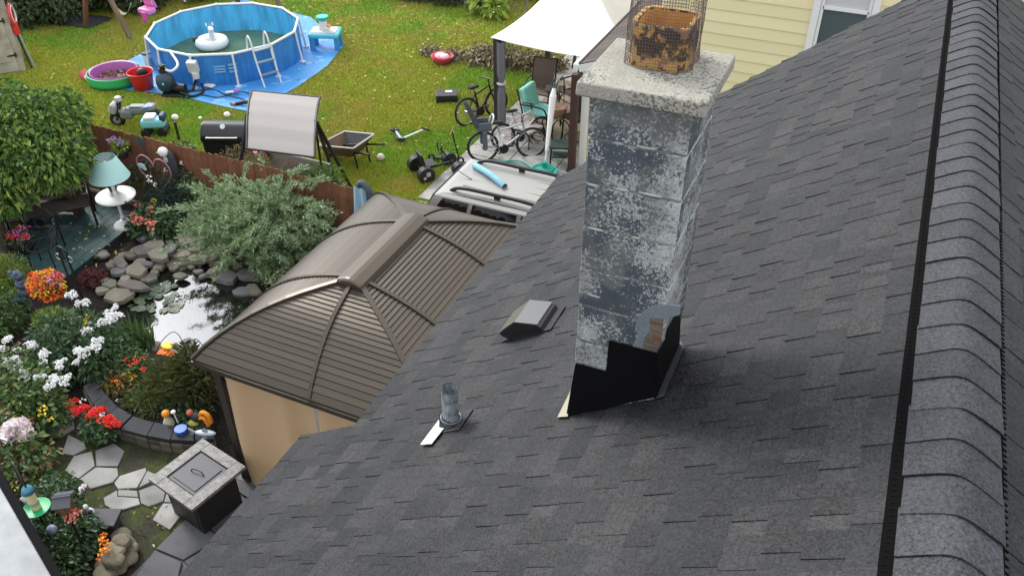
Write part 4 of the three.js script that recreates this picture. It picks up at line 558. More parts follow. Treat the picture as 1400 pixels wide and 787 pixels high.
{ // wheelbarrow on its side rest
  const q = G(479, 222), w = thing('wheelbarrow', 'rusty steel wheelbarrow with light rim on the lawn', 'wheelbarrow', q, -.1), rust = mat([.16, .1, .07], .8, { map: T.mottle }), bk = mat([.015, .015, .016], .6);
  const b = [[-.22, .22], [.24, .22], [.24, -.16], [-.22, -.16]], t = [[-.46, .40], [.42, .34], [.4, -.36], [-.36, -.34]]; const P = (l, y) => l.map(([x, z]) => V3(x, y + x * .15, z)); const lo = P(b, .25), hi = P(t, .52);
  for (let i = 0; i < 4; i++) { const j = (i + 1) % 4; part('tray_side', quadsolid([lo[i], lo[j], hi[j], hi[i], ...[lo[i], lo[j], hi[j], hi[i]].map((p) => p.clone().add(V3(0, .012, 0)))]), [rust, mat([.08, .08, .085], .7, { map: T.mottle })][i === 2 ? 1 : 0], w); } part('tray_floor', quadsolid([...lo, ...lo.map((p) => p.clone().add(V3(0, .014, 0)))]), rust, w); part('rim', [0, 1, 2, 3].map((i) => rod(hi[i], hi[(i + 1) % 4], .02)), mat([.45, .42, .38], .6), w); part('wheel', torus(.14, .055, -.52, .2, 0, 0, 0, 0), bk, w); for (const z of [-.2, .2]) { part('handle', rod([-.5, .22, z * .5], [.75, .5, z * 1.3], .022), bk, w); part('leg', rod([.3, .36, z], [.36, .0, z], .02), bk, w); }
  const s = G(521, 220); solo('ball', sph(.08, s.x, .09, s.z), mat([.6, .55, .5], .7), 'scuffed pale ball on the grass beside the wheelbarrow', 'ball');
  const box1 = G(611, 137), k = thing('storage_case', 'flat black plastic case with a pale label lying on the lawn', 'case', box1, .5); part('case', rbox(.5, .13, .4, .02, 0, .085, 0), mat([.01, .01, .011], .5), k); part('lid', rbox(.5, .06, .4, .02, 0, .17, 0), mat([.012, .012, .013], .5), k); part('sticker', box(.16, .003, .1, .05, .203, -.05), mat([.6, .6, .6], .6), k);
  // push scooter lying on the grass
  const sc = thing('push_scooter', 'silver push scooter lying on its side in the grass', 'scooter'), a = G(540, 183), b2 = G(548, 195), c = G(583, 184); const st = mat([.4, .42, .42], .35, { metalness: .6 }); part('deck', bar([a.x, .06, a.z], [b2.x, .06, b2.z], .05, .12), st, sc); part('stem', rod([b2.x, .08, b2.z], [c.x, .14, c.z], .025), mat([.62, .62, .6], .35, { metalness: .5 }), sc); part('handlebar', rod([c.x - .03, .0, c.z - .22], [c.x + .03, .26, c.z + .22], .02), bk, sc); for (const p of [a, b2]) part('wheel', torus(.07, .03, p.x, .1, p.z, Math.PI / 2 - .3, 0, 0), bk, sc);
}
// ---------------------------------------------------------------- neighbouring yellow house beyond the roof
{
  const h = thing('yellow_house', 'yellow clapboard house with white-trimmed window beyond the grey roof', 'house'), zw = -14.6, xl = -5.0, xr = 6, xu = WZ(902, 40, zw).x, c0 = WZ(792, 87, zw + .35), ylow = c0.y - .06;
  part('wall', [box(xr - xu, 6.6, .2, (xu + xr) / 2, 3.3, zw - .13), box(xu - xl, ylow, .2, (xu + xl) / 2, ylow / 2, zw - .13), box(.2, 6.6, 8, xu + .1, 3.3, zw - 4.24), box(.2, ylow - .1, 8, xl + .3, ylow / 2, zw - 4.2)], mat([.46, .37, .15], .8), h);
  const tones = [[.8, .72, .43], [.82, .74, .445], [.78, .7, .415]].map((c) => mat(c, .6)), e = .205;
  const wx0 = WZ(1101, 64, zw).x, wx1 = WZ(1202, 20, zw).x, wb = WZ(1101, 64, zw).y - .35;
  let n = 0; for (let y = .1; y < 6.5; y += e, n++) { const strip = (a, b) => part('clapboard', quadsolid([V3(a, y, zw - .03), V3(b, y, zw - .03), V3(b, y, zw + .02), V3(a, y, zw + .02), V3(a, y + e, zw - .03), V3(b, y + e, zw - .03), V3(b, y + e, zw + .001), V3(a, y + e, zw + .001)]), tones[n % 3], h); const xs = y + e < ylow ? xl + .1 : xu; if (y + e < wb || y > wb + 1.75) strip(xs, xr); else { strip(xs, wx0 + .02); strip(wx1 - .02, xr); } }
  part('corner_board', rbox(.14, ylow, .16, .01, xl + .02, ylow / 2, zw + .0), mat([.78, .78, .76], .6), h);
  const w = part('window', [box(.11, 1.75, .07, wx0 + .055, wb + .875, zw + .03), box(.11, 1.75, .07, wx1 - .055, wb + .875, zw + .03), box(wx1 - wx0 - .22, .1, .07, (wx0 + wx1) / 2, wb + 1.7, zw + .03), box(wx1 - wx0 + .1, .09, .12, (wx0 + wx1) / 2, wb + .045, zw + .05)], mat([.8, .8, .8], .45), h);
  const my = WZ(1155, 13, zw).y; part('meeting_rail', box(wx1 - wx0 - .3, .05, .04, (wx0 + wx1) / 2, my, zw + .02), mat([.8, .8, .8], .45), w); part('sash', [box(.05, 1.5, .05, wx0 + .14, wb + .87, zw + .015), box(.05, 1.5, .05, wx1 - .14, wb + .87, zw + .015)], mat([.78, .78, .78], .45), w);
  part('pane', box(wx1 - wx0 - .24, my - wb - .1, .01, (wx0 + wx1) / 2, (wb + my) / 2 + .04, zw - .005), mat([.07, .1, .11], .08), w); part('pane', box(wx1 - wx0 - .24, 1.66 - (my - wb) - .02, .01, (wx0 + wx1) / 2, (my + wb + 1.66) / 2, zw - .006), mat([.55, .56, .57], .12), w);
  // lower roof with its gutter, eave running away behind the chimney
  const px = c0.x, py = c0.y, k = .36, wid = Math.max(.6, xu - c0.x + .1);
  const rr0 = part('porch_roof', quadsolid([V3(px, py - .03, zw + .35), V3(px + wid, py + wid * k - .03, zw + .35), V3(px + wid, py + wid * k - .03, zw - 7), V3(px, py - .03, zw - 7), V3(px, py, zw + .35), V3(px + wid, py + wid * k, zw + .35), V3(px + wid, py + wid * k, zw - 7), V3(px, py, zw - 7)]), mat([.16, .13, .115], .9, { map: T.granule, bumpMap: T.granule, bumpScale: .003 }), h);
  part('gutter', [rbox(.12, .12, 7.3, .03, px - .06, py - .07, zw - 3.3)], mat([.74, .76, .76], .45), h); part('drip_edge', box(.03, .02, 7.3, px - .005, py + .012, zw - 3.3), mat([.05, .05, .05], .6), h);
  part('rake_trim', bar([px, py - .09, zw + .352], [px + wid, py + wid * k - .09, zw + .352], .03, .13), mat([.72, .73, .72], .5), h);
  // porch posts beside the chimney
  const pb = G(781, 236), pt = thing('porch_post', 'dark brown square porch post before a white corner board', 'post', pb); part('shaft', rbox(.13, 2.1, .13, .01, 0, 1.05, 0), mat([.055, .022, .018], .6), pt); part('base', rbox(.17, .08, .17, .01, 0, .06, 0), mat([.055, .022, .018], .6), pt);
}
// ---------------------------------------------------------------- white canopy over the seats
{
  const c = thing('canopy_tent', 'white peaked fabric canopy with grey curtains over the garden chairs', 'canopy'), cx = -5.95, cz = -17.2, a = 1.56, E = 2.0;
  const white = mat([.84, .84, .84], .75, { transmission: .2, thickness: 0 }), pole = mat([.035, .03, .03], .5), grey = mat([.2, .19, .21], .85, { map: T.fine });
  const cor = [[cx - a, cz + a], [cx + a, cz + a], [cx + a, cz - a], [cx - a, cz - a]];
  for (let i = 0; i < 4; i++) for (const hf of [0, 1]) { const p0 = cor[i], p1 = cor[(i + 1) % 4], m = [(p0[0] + p1[0]) / 2, (p0[1] + p1[1]) / 2], s = hf ? m : p0, t = hf ? p1 : m; part('roof_panel', surf(8, 10, (u, v) => { const x = mix(s[0], t[0], u), z = mix(s[1], t[1], u), uu = (hf ? .5 + u / 2 : u / 2), k = Math.pow(v, 1.0); return [mix(x, cx, k), E + 1.0 * Math.pow(v, 1.12) - .09 * Math.sin(Math.PI * uu) * (1 - v) * (1 - v) + .012 * Math.sin(v * 26) * Math.sin(Math.PI * 2 * uu), mix(z, cz, k)]; }), white, c); }
  part('peak_cap', lathe([[.3, -.12], [.16, .02], [.05, .12], [.001, .14]], cx, E + 1.02, cz, 12), white, c);
  for (const [x, z] of cor) part('pole', rbox(.12, 2.0, .12, .01, x - Math.sign(x - cx) * .1, 1.0, z - Math.sign(z - cz) * .1), pole, c);
  const gath = (x, z, r, m, nm = 'curtain') => part(nm, surf(22, 16, (u, v) => { const t = u * 6.283, y = mix(.08, 1.92, v), pinch = 1 - .42 * Math.exp(-Math.pow((y - 1.0) / .12, 2)), q = r * (1 + .22 * Math.sin(t * 5)) * pinch; return [x + Math.cos(t) * q, y, z + Math.sin(t) * q]; }), m, c);
  gath(cor[0][0] + .21, cor[0][1] - .08, .085, grey); part('tie_band', torus(.075, .03, cor[0][0] + .21, 1.0, cor[0][1] - .08, Math.PI / 2, 0, 0), mat([.55, .54, .55], .8), c); part('tie_band', [torus(.06, .02, cor[0][0] + .21, .98, cor[0][1] - .07, Math.PI / 2, 0, 0), rbox(.135, .08, .135, .01, cor[0][0] + .1, 1.0, cor[0][1] - .1)], mat([.02, .02, .02], .8), c);
  part('curtain', surf(40, 6, (u, v) => [mix(-6.45, -4.9, u), mix(.15, 1.95, v), cz - a + .12 + .06 * Math.sin(u * 40)]), mat([.07, .05, .04], .9, { map: T.fine }), c);
  part('curtain', surf(14, 6, (u, v) => [mix(-6.5, -6.42, u) - .22 * (1 - v), mix(.4, 1.95, v), cz - a + .3 + .05 * Math.sin(u * 14)]), mat([.4, .38, .34], .9), c);
}
// ---------------------------------------------------------------- chairs
const ironM = mat([.013, .012, .012], .45);
function slingChair(at, turn, label, col, group) {
  const s = thing('sling_chair', label, 'chair', at, turn, group), m = mat(col, .85, { map: T.weave });
  part('backrest', surf(4, 10, (u, v) => [mix(-.25, .25, u), .42 + .62 * v, -.2 - .2 * v + .04 * Math.sin(v * 3.1)]), m, s); part('seat', surf(4, 8, (u, v) => [mix(-.25, .25, u), .42 - .04 * Math.sin(v * 3.1) + .03 * v, -.2 + .48 * v]), m, s);
  for (const x of [-.27, .27]) { part('side_frame', tube([[x, .45, .3], [x, .41, .0], [x, .42, -.2], [x, .75, -.31], [x, 1.06, -.4]], .017, 7, 30), ironM, s); part('armrest', tube([[x * 1.06, .66, -.26], [x * 1.12, .68, 0], [x * 1.1, .64, .26], [x * 1.06, .35, .33], [x * 1.06, .02, .3]], .017, 7, 30), ironM, s); part('leg', tube([[x, .5, -.22], [x * 1.03, .25, -.3], [x * 1.05, .02, -.38]], .016, 7, 12), ironM, s); } part('crossbar', [rod([-.27, 1.06, -.4], [.27, 1.06, -.4], .016), rod([-.27, .3, .3], [.27, .3, .3], .013), rod([-.27, .3, -.28], [.27, .3, -.28], .013)], ironM, s); return s;
}
{
  slingChair(G(738, 148), .1, 'brown sling garden chair facing out beneath the white canopy', [.17, .125, .1]);
  slingChair(G(785, 150), -.5, 'dark brown sling chair partly hidden by the gutter end', [.1, .065, .05]);
  const q = G(738, 178), c = thing('cushioned_armchair', 'black iron garden armchair with turquoise cushions facing the table', 'armchair', q, 1.45), tq = mat([.3, .72, .64], .85, { map: T.fine });
  part('seat_cushion', rbox(.54, .13, .56, .05, 0, .47, .03), tq, c); part('back_cushion', rbox(.54, .56, .14, .06, 0, .72, -.27, -.25), tq, c); for (const x of [-.31, .31]) part('arm_frame', tube([[x, .02, -.32], [x, .4, -.26], [x, .98, -.4]], .018, 7, 16), ironM, c); for (const x of [-.31, .31]) part('armrest', tube([[x, .66, -.3], [x, .68, .0], [x, .66, .26], [x, .55, .32], [x, .02, .34]], .018, 7, 26), ironM, c); part('seat_rail', [rod([-.31, .38, .33], [.31, .38, .33], .016), rod([-.31, .38, -.27], [.31, .38, -.27], .016)], ironM, c);
  const f = G(722, 197), o = thing('footstool', 'low black iron footstool with pale cushion between bicycle and armchair', 'footstool', f, 1.3); part('cushion', rbox(.5, .07, .44, .03, 0, .38, 0), mat([.5, .47, .43], .85, { map: T.fine }), o); for (const x of [-.26, .26]) part('side_frame', tube([[x, .02, .22], [x, .34, .22], [x, .4, .14], [x, .4, -.14], [x, .34, -.22], [x, .02, -.22]], .018, 7, 30), ironM, o); part('crossbar', [rod([-.26, .33, .2], [.26, .33, .2], .014), rod([-.26, .33, -.2], [.26, .33, -.2], .014)], ironM, o);
  // folding table / stand parts, tan rug, second turquoise seat behind the post
  solo('patio_rug', slabXZ([[-6.9, -15.5], [-5.0, -15.4], [-4.95, -18.5], [-7.0, -18.5]], .051, .06), mat([.36, .29, .21], .95, { map: T.mottle }), 'tan woven rug under the canopy chairs', 'rug');
  const tb = G(758, 172), t = thing('folding_stand', 'black folding stand with crossed legs behind the white pole', 'stand', tb, .3); part('leg', rod([-.22, .0, .1], [.2, .85, -.05], .016), ironM, t); part('leg', rod([.22, .0, .1], [-.2, .85, -.05], .016), ironM, t); part('leg', rod([0, .0, -.25], [0, .85, .0], .016), ironM, t); part('top', rbox(.42, .04, .34, .015, 0, .87, 0), mat([.03, .03, .035], .6), t); part('bag', sph(.11, 0, .74, .05, 1, .9, .8), mat([.01, .01, .012], .6), t); part('pink_pouch', sph(.08, .03, .38, .06, .9, 1.4, .5), mat([.6, .22, .45], .7), t);
  const q2 = G(797, 190), a2 = thing('turquoise_chair', 'black iron chair with turquoise cushion behind the brown post', 'chair', q2, -1.2); part('seat_cushion', rbox(.44, .08, .44, .03, 0, .5, 0), tq, a2); part('back_cushion', rbox(.44, .5, .08, .04, 0, .8, -.24, -.15), tq, a2); for (const x of [-.23, .23]) { part('back_post', rod([x, .02, -.2], [x, 1.08, -.3], .017), ironM, a2); part('leg', rod([x, .02, .22], [x, .48, .2], .017), ironM, a2); part('armrest', tube([[x, .74, -.26], [x, .76, 0], [x, .7, .24], [x, .48, .22]], .016, 6, 18), ironM, a2); } part('towel', rbox(.2, .06, .1, .02, 0, 1.06, -.3), mat([.6, .3, .08], .8), a2);
}
{ // tall bar chairs
  const wk = mat([.03, .018, .014], .8, { map: T.weave }), grn = mat([.012, .035, .028], .45);
  const q = G(786, 205), b = thing('bar_chair', 'tall dark wicker bar chair with round footring beside the post', 'bar chair', q, -.5); part('seat', rbox(.42, .06, .42, .02, 0, .76, 0), wk, b); part('backrest', rbox(.42, .36, .04, .02, 0, .98, -.2, -.12), wk, b); for (const [x, z] of [[-.18, -.18], [.18, -.18], [-.18, .18], [.18, .18]]) part('leg', rod([x * 1.25, .02, z * 1.25], [x, .75, z], .017), ironM, b); part('footring', torus(.23, .013, 0, .3, 0, Math.PI / 2, 0, 0), ironM, b);
  const q2 = G(765, 226), g = thing('garden_stool', 'low square dark green metal stool on the concrete', 'stool', q2, .35); part('seat', [rbox(.42, .05, .38, .02, 0, .48, 0)], grn, g); for (const [x, z] of [[-.17, -.15], [.17, -.15], [-.17, .15], [.17, .15]]) part('leg', rod([x * 1.15, .02, z * 1.15], [x, .46, z], .018), ironM, g); part('back_hoop', tube([[-.17, .5, -.17], [-.15, .8, -.22], [0, .92, -.24], [.15, .8, -.22], [.17, .5, -.17]], .014, 6, 24), ironM, g); part('shelf', rbox(.32, .02, .28, .01, 0, .24, 0), grn, g);
  const p = G(762, 200), hp = thing('hanging_pot', 'round clay coloured hanging planter pot on thin cords', 'pot', [p.x, 0, p.z]); part('bowl', lathe([[.001, .66], [.1, .67], [.16, .78], [.18, .9], [.19, .92], [.16, .92], [.001, .86]], 0, 0, 0, 24), mat([.42, .25, .17], .8, { map: T.mottle }), hp); for (let i = 0; i < 3; i++) { const t = i * 2.09; part('cord', rod([Math.cos(t) * .17, .91, Math.sin(t) * .17], [0, 1.5, 0], .005), mat([.4, .36, .3], .8), hp); } part('stand', [tube([[0, .02, -.28], [0, .9, -.3], [0, 1.48, -.2], [0, 1.5, 0]], .012, 6, 20), rbox(.3, .02, .3, .008, 0, .012, -.28)], ironM, hp);
  const a = G(744, 236), pl = thing('umbrella_pole', 'closed white patio umbrella leaning in a green base', 'umbrella', a), tip = G(757, 140, 1.25).sub(a); tip.y = 1.55; part('canopy', [rod([tip.x * .25, .42, tip.z * .25], [tip.x * .9, 1.4, tip.z * .9], .035, .07, 10), rod([tip.x * .9, 1.4, tip.z * .9], [tip.x, 1.55, tip.z], .07, .03, 10)], mat([.8, .79, .78], .8), pl); part('pole', rod([0, .03, 0], [tip.x * .26, .44, tip.z * .26], .02), mat([.75, .75, .73], .5), pl); part('base', [cyl(.24, .2, .08, 0, .09, 0), cyl(.05, .05, .14, 0, .18, 0)], mat([.02, .3, .22], .5), pl);
  const hc = thing('garden_hose', 'coiled green garden hose beside the umbrella base', 'hose', a); part('coil', [0, 1, 2].map((i) => torus(.2 + .03 * i, .016, .05, .08 + i * .03, .15, Math.PI / 2 + rr(-.1, .1), 0, rr(-.1, .1))), mat([.02, .42, .32], .5), hc); part('tail', tube([[-.15, .08, .1], [-.6, .08, -.12], [-1.0, .08, .1]], .016, 6, 20), mat([.05, .48, .36], .5), hc);
}
// ---------------------------------------------------------------- bicycles
function bicycle(rear, front, label, lean, o = {}) {
  const d = front.clone().sub(rear), wb = Math.hypot(d.x, d.z), b = thing('bicycle', label, 'bicycle', rear, -Math.atan2(d.z, d.x), 'bicycles on the patio'); b.rotation.order = 'YXZ'; b.rotation.x = lean;
  const R = o.R || .31, fr = mat(o.frame || [.4, .38, .4], .35, { metalness: .3 }), tyre = mat([.012, .012, .013], .8), st = mat([.35, .35, .36], .35, { metalness: .8 });
  const wheel = (x) => { const w = part('wheel', torus(R, .024, x, R + .02, 0, 0, 0, 0, 40), tyre, b); part('rim', torus(R - .03, .009, x, R + .02, 0, 0, 0, 0, 36), st, w); const sp = []; for (let i = 0; i < 18; i++) { const t = i / 18 * 6.28; sp.push(rod([x, R + .02, (i % 2 - .5) * .05], [x + Math.cos(t) * (R - .03), R + .02 + Math.sin(t) * (R - .03), 0], .0022, .0022, 4)); } part('spokes', sp, st, w); part('hub', cyl(.03, .03, .09, x, R + .02, 0, Math.PI / 2), st, w); };
  wheel(0); wheel(wb); const bb = [wb * .42, R * .85, 0], sd = [wb * .32, R + .42, 0], hd = [wb * .82, R + .45, 0], hl = [wb * .86, R + .28, 0];
  part('frame', [rod(bb, sd, .02), rod(bb, hl, .024), rod([wb * .34, R + .34, 0], hd, .02), rod([0, R + .02, .05], bb, .012), rod([0, R + .02, -.05], bb, .012), rod([0, R + .02, .05], [wb * .34, R + .36, 0], .01), rod([0, R + .02, -.05], [wb * .34, R + .36, 0], .01), rod(hd, hl, .022)], fr, b);
  part('fork', [rod(hl, [wb, R + .02, .06], .014), rod(hl, [wb, R + .02, -.06], .014)], mat([.03, .03, .03], .4), b); part('saddle', rbox(.24, .06, .13, .03, wb * .3, R + .52, 0), tyre, b); part('seat_post', rod(sd, [wb * .3, R + .5, 0], .014), st, b); part('handlebar', [tube([[wb * .74, R + .6, .28], [wb * .8, R + .6, .12], [wb * .8, R + .6, -.12], [wb * .74, R + .6, -.28]], .014, 7, 20), rod(hd, [wb * .8, R + .6, 0], .016)], mat([.02, .02, .02], .4), b); part('crank', [cyl(.1, .1, .02, bb[0], bb[1], .05, Math.PI / 2, 0, 0, 18), bar([bb[0] - .12, bb[1] - .1, .07], [bb[0] + .12, bb[1] + .1, .07], .02, .02), rbox(.09, .03, .08, .01, bb[0] + .13, bb[1] + .1, .12), rbox(.09, .03, .08, .01, bb[0] - .13, bb[1] - .1, -.1)], tyre, b); part('chain', [rod([0, R + .05, .05], [bb[0], bb[1] + .09, .05], .006), rod([0, R - .02, .05], [bb[0], bb[1] - .09, .05], .006)], st, b);
  if (o.seat) { const g = mat([.08, .1, .125], .5); part('child_seat_back', surf(8, 10, (u, v) => [-.16 - .2 * v + .0, R + .45 + .52 * v, (u - .5) * (.34 - .08 * v)].map((q, i) => i === 0 ? q + .14 * Math.pow(2 * u - 1, 2) * (1 - .4 * v) : q)), g, b); part('child_seat', [rbox(.3, .08, .3, .03, .03, R + .43, 0), rbox(.26, .16, .03, .01, .04, R + .5, .15), rbox(.26, .16, .03, .01, .04, R + .5, -.15), rbox(.1, .4, .1, .03, .02, R + .22, .17), rbox(.1, .4, .1, .03, .02, R + .22, -.17)], g, b); part('safety_bar', tube([[.15, R + .5, .14], [.22, R + .66, .1], [.22, R + .66, -.1], [.15, R + .5, -.14]], .016, 6, 18), mat([.7, .7, .68], .5), b); part('bottle', cyl(.05, .05, .22, wb * .37, R + .15, .06, 0, 0, -.2), mat([.72, .72, .72], .5), b); }
  return b;
}
{
  bicycle(G(661, 221), G(727, 215), 'black bicycle with grey child seat standing on the patio', -.08, { seat: true, frame: [.42, .4, .42] });
  bicycle(G(690, 205), G(742, 195), 'pale framed bicycle with pink stripe behind the child seat bicycle', -.32, { R: .26, frame: [.6, .45, .5] });
  bicycle(G(640, 172), G(680, 158), 'small dark bicycle leaning at the canopy post in the grass', -.12, { R: .3, frame: [.02, .02, .02] });
  const q = G(596, 238), k = thing('pedal_kart', 'black pedal go-kart with chunky wheels at the lawn edge', 'pedal kart', q, .9), bk = mat([.012, .012, .013], .6); for (const [x, z, R] of [[-.3, .22, .17], [-.3, -.3, .17], [.4, .25, .14], [.4, -.25, .14]]) { const w = part('wheel', cyl(R, R, .14, x, R, z, Math.PI / 2, 0, 0, 22), bk, k); part('rim', [rbox(.09, .09, .02, .01, x + .03, R + .03, z + Math.sign(z) * .072), rbox(.06, .06, .02, .01, x - .05, R - .04, z + Math.sign(z) * .072)], mat([.4, .4, .41], .5), w); } part('frame', [rod([-.3, .17, -.3], [-.3, .17, .22], .022), rod([-.3, .18, 0], [.4, .2, 0], .026), rod([.4, .15, -.25], [.4, .15, .25], .02)], bk, k); part('seat', [rbox(.28, .04, .3, .015, -.15, .28, 0), rbox(.04, .3, .3, .015, -.3, .42, 0, 0, 0, .25)], bk, k); part('steering', [rod([.35, .2, 0], [.12, .55, 0], .016), torus(.11, .014, .11, .56, 0, 0, Math.PI / 2, 0)], bk, k);
  const u = G(612, 222), s = thing('kick_scooter', 'thin black kick scooter standing behind the pedal kart', 'scooter', u, .2); part('deck', bar([-.3, .1, 0], [.2, .1, 0], .1, .03), bk, s); part('stem', rod([.25, .1, 0], [.12, .72, 0], .016), bk, s); part('handlebar', rod([.1, .72, -.2], [.14, .72, .2], .014), mat([.2, .08, .06], .5), s); for (const x of [-.34, .28]) part('wheel', torus(.06, .022, x, .085, 0, 0, 0, 0, 18), bk, s);
  const m = G(740, 186), v = thing('kick_stand_pedal', 'small black stepper pedal toy on the concrete', 'toy', m, .2); part('pedal', rbox(.12, .26, .06, .02, 0, .16, 0), bk, v); part('stem', rod([0, .1, 0], [.02, .45, -.05], .014), bk, v);
}
// ---------------------------------------------------------------- brush pile, bushes and wire fence at the back of the lawn
{
  const q = G(655, 86), b = thing('brush_pile', 'long heap of cut brown twigs and dry leaves on the lawn', 'brush pile', q); const cl = clumps([[-1.4, .06, .0, .3, .5], [-.7, .08, .05, .35, .5], [.1, .14, -.1, .5, .6], [.7, .18, -.15, .55, .6], [1.3, .12, -.3, .45, .6], [1.9, .1, -.4, .4, .6]], .1);
  leafPart('leaf_heap', leaves(5200, () => { const [p, d] = cl(); p.y = Math.abs(p.y); return [p, d]; }, .13, .05, [[.2, .15, .09], [.13, .1, .06], [.3, .25, .17], [.09, .075, .05], [.16, .15, .07], [.4, .36, .28]], { spread: 1.4 }), b, PETAL).userData = { kind: 'stuff' };
  const tw = []; for (let i = 0; i < 120; i++) { const [p, d] = cl(); p.y = Math.abs(p.y) + .02; tw.push(rod(p, p.clone().add(V3(rr(-.4, .4), rr(-.05, .22), rr(-.3, .3))), .008, .004, 4)); } part('twigs', tw, mat([.14, .1, .07], .9), b).userData = { kind: 'stuff' };
  const r = G(605, 87), p = thing('pink_basket', 'pink and white crumpled basket beside the brush pile', 'basket', r); part('bowl', lathe([[.001, .02], [.2, .02], [.27, .2], [.29, .22], [.25, .2], [.19, .06], [.001, .06]], 0, 0, 0, 20), mat([.7, .08, .14], .6), p); part('lining', [sph(.16, -.04, .2, 0, 1, .5, .9), sph(.12, .1, .22, .05, 1, .6, 1)], mat([.78, .5, .55], .8), p);
}
{
  const greens = [[.04, .075, .025], [.055, .09, .03], [.035, .06, .022], [.07, .1, .035]];
  const bush = (name, label, px, py, list, n, len, cols, cat = 'bush', grp) => { const q = G(px, py), b = thing(name, label, cat, q, 0, grp); const at = clumps(list, .35); leafPart('foliage', leaves(n, at, len, len * .55, cols), b); part('stem', list.map((c) => rod([c[0] * .2, 0, c[2] * .2], [c[0], c[1], c[2]], .03, .01, 6)), mat([.09, .06, .04], .9), b); return b; };
  bush('wild_shrub', 'dark overgrown shrub behind the shed', 25, 30, [[-.6, .8, -.4, .9], [.5, .7, .0, .8], [1.2, .9, -.6, .9], [-1.6, 1, -.8, 1]], 7000, .16, greens);
  bush('wild_shrub', 'dense dark green thicket behind the swing set', 100, 4, [[-.9, .8, 0, .9], [.2, 1.0, -.3, 1.1], [1.3, .9, 0, .9], [2.3, .8, -.4, .9]], 9000, .16, greens);
  bush('wild_shrub', 'shaded shrub behind the round pool', 215, -10, [[-.8, .6, 0, .8], [.5, .8, -.2, .9], [1.6, .7, -.4, .8]], 6000, .15, greens);
  bush('wild_shrub', 'low leafy scrub along the wire fence', 560, -4, [[-1.8, .4, 0, .6], [-.8, .5, -.2, .7], [.3, .45, 0, .6], [1.3, .5, -.1, .7]], 6000, .13, [[.04, .055, .025], [.06, .08, .035], [.05, .05, .03]]);
  bush('wild_shrub', 'yellow-green sapling leaves by the wire fence corner', 660, 20, [[0, .4, 0, .35], [.5, .35, .2, .3]], 500, .2, [[.3, .38, .06], [.2, .3, .05]]);
  bush('wild_shrub', 'grey-green scrub behind the white canopy', 690, -6, [[0, .8, 0, .8], [1, 1, -.5, 1], [2.2, .9, -.6, 1]], 5000, .15, greens);
  // chain-link fence
  const f = thing('wire_fence', 'rusty chain-link fence with thin posts at the back of the lawn', 'fence'), a = G(330, -22), b = G(720, 22), wires = []; const d = b.clone().sub(a), L = d.length();
  for (let i = 0; i <= 5; i++) { const p = a.clone().addScaledVector(d, i / 5); part('post', rod(p, p.clone().setY(1.25), .03), mat([.3, .29, .27], .5, { metalness: .5 }), f); } part('top_rail', rod(a.clone().setY(1.25), b.clone().setY(1.25), .02), mat([.3, .29, .27], .5, { metalness: .5 }), f);
  for (let t = 0; t < L; t += .12) for (const s of [1, -1]) { const p = a.clone().addScaledVector(d, t / L), q = a.clone().addScaledVector(d, clamp((t + s * 1.2) / L)); wires.push(rod(p.setY(.04), q.setY(1.22), .004, .004, 3)); } part('mesh', wires, mat([.2, .19, .17], .6, { metalness: .4 }), f).userData = { kind: 'stuff' };
  const tq = G(672, 16), bt = thing('rubber_tyres', 'stack of dark old tyres beside the wire fence', 'tyres', tq); for (let i = 0; i < 3; i++) part('tyre', torus(.28, .1, .02 * i, .12 + i * .2, 0, Math.PI / 2, 0, 0), mat([.025, .024, .025], .85), bt);
  struct('far_bank', surf(30, 4, (u, v) => [mix(-40, 12, u), -.1 + 2.2 * v * v, mix(-26, -44, v) - 2 * Math.sin(u * 9)]), mat([.05, .065, .03], 1, { map: T.dirt }));
}
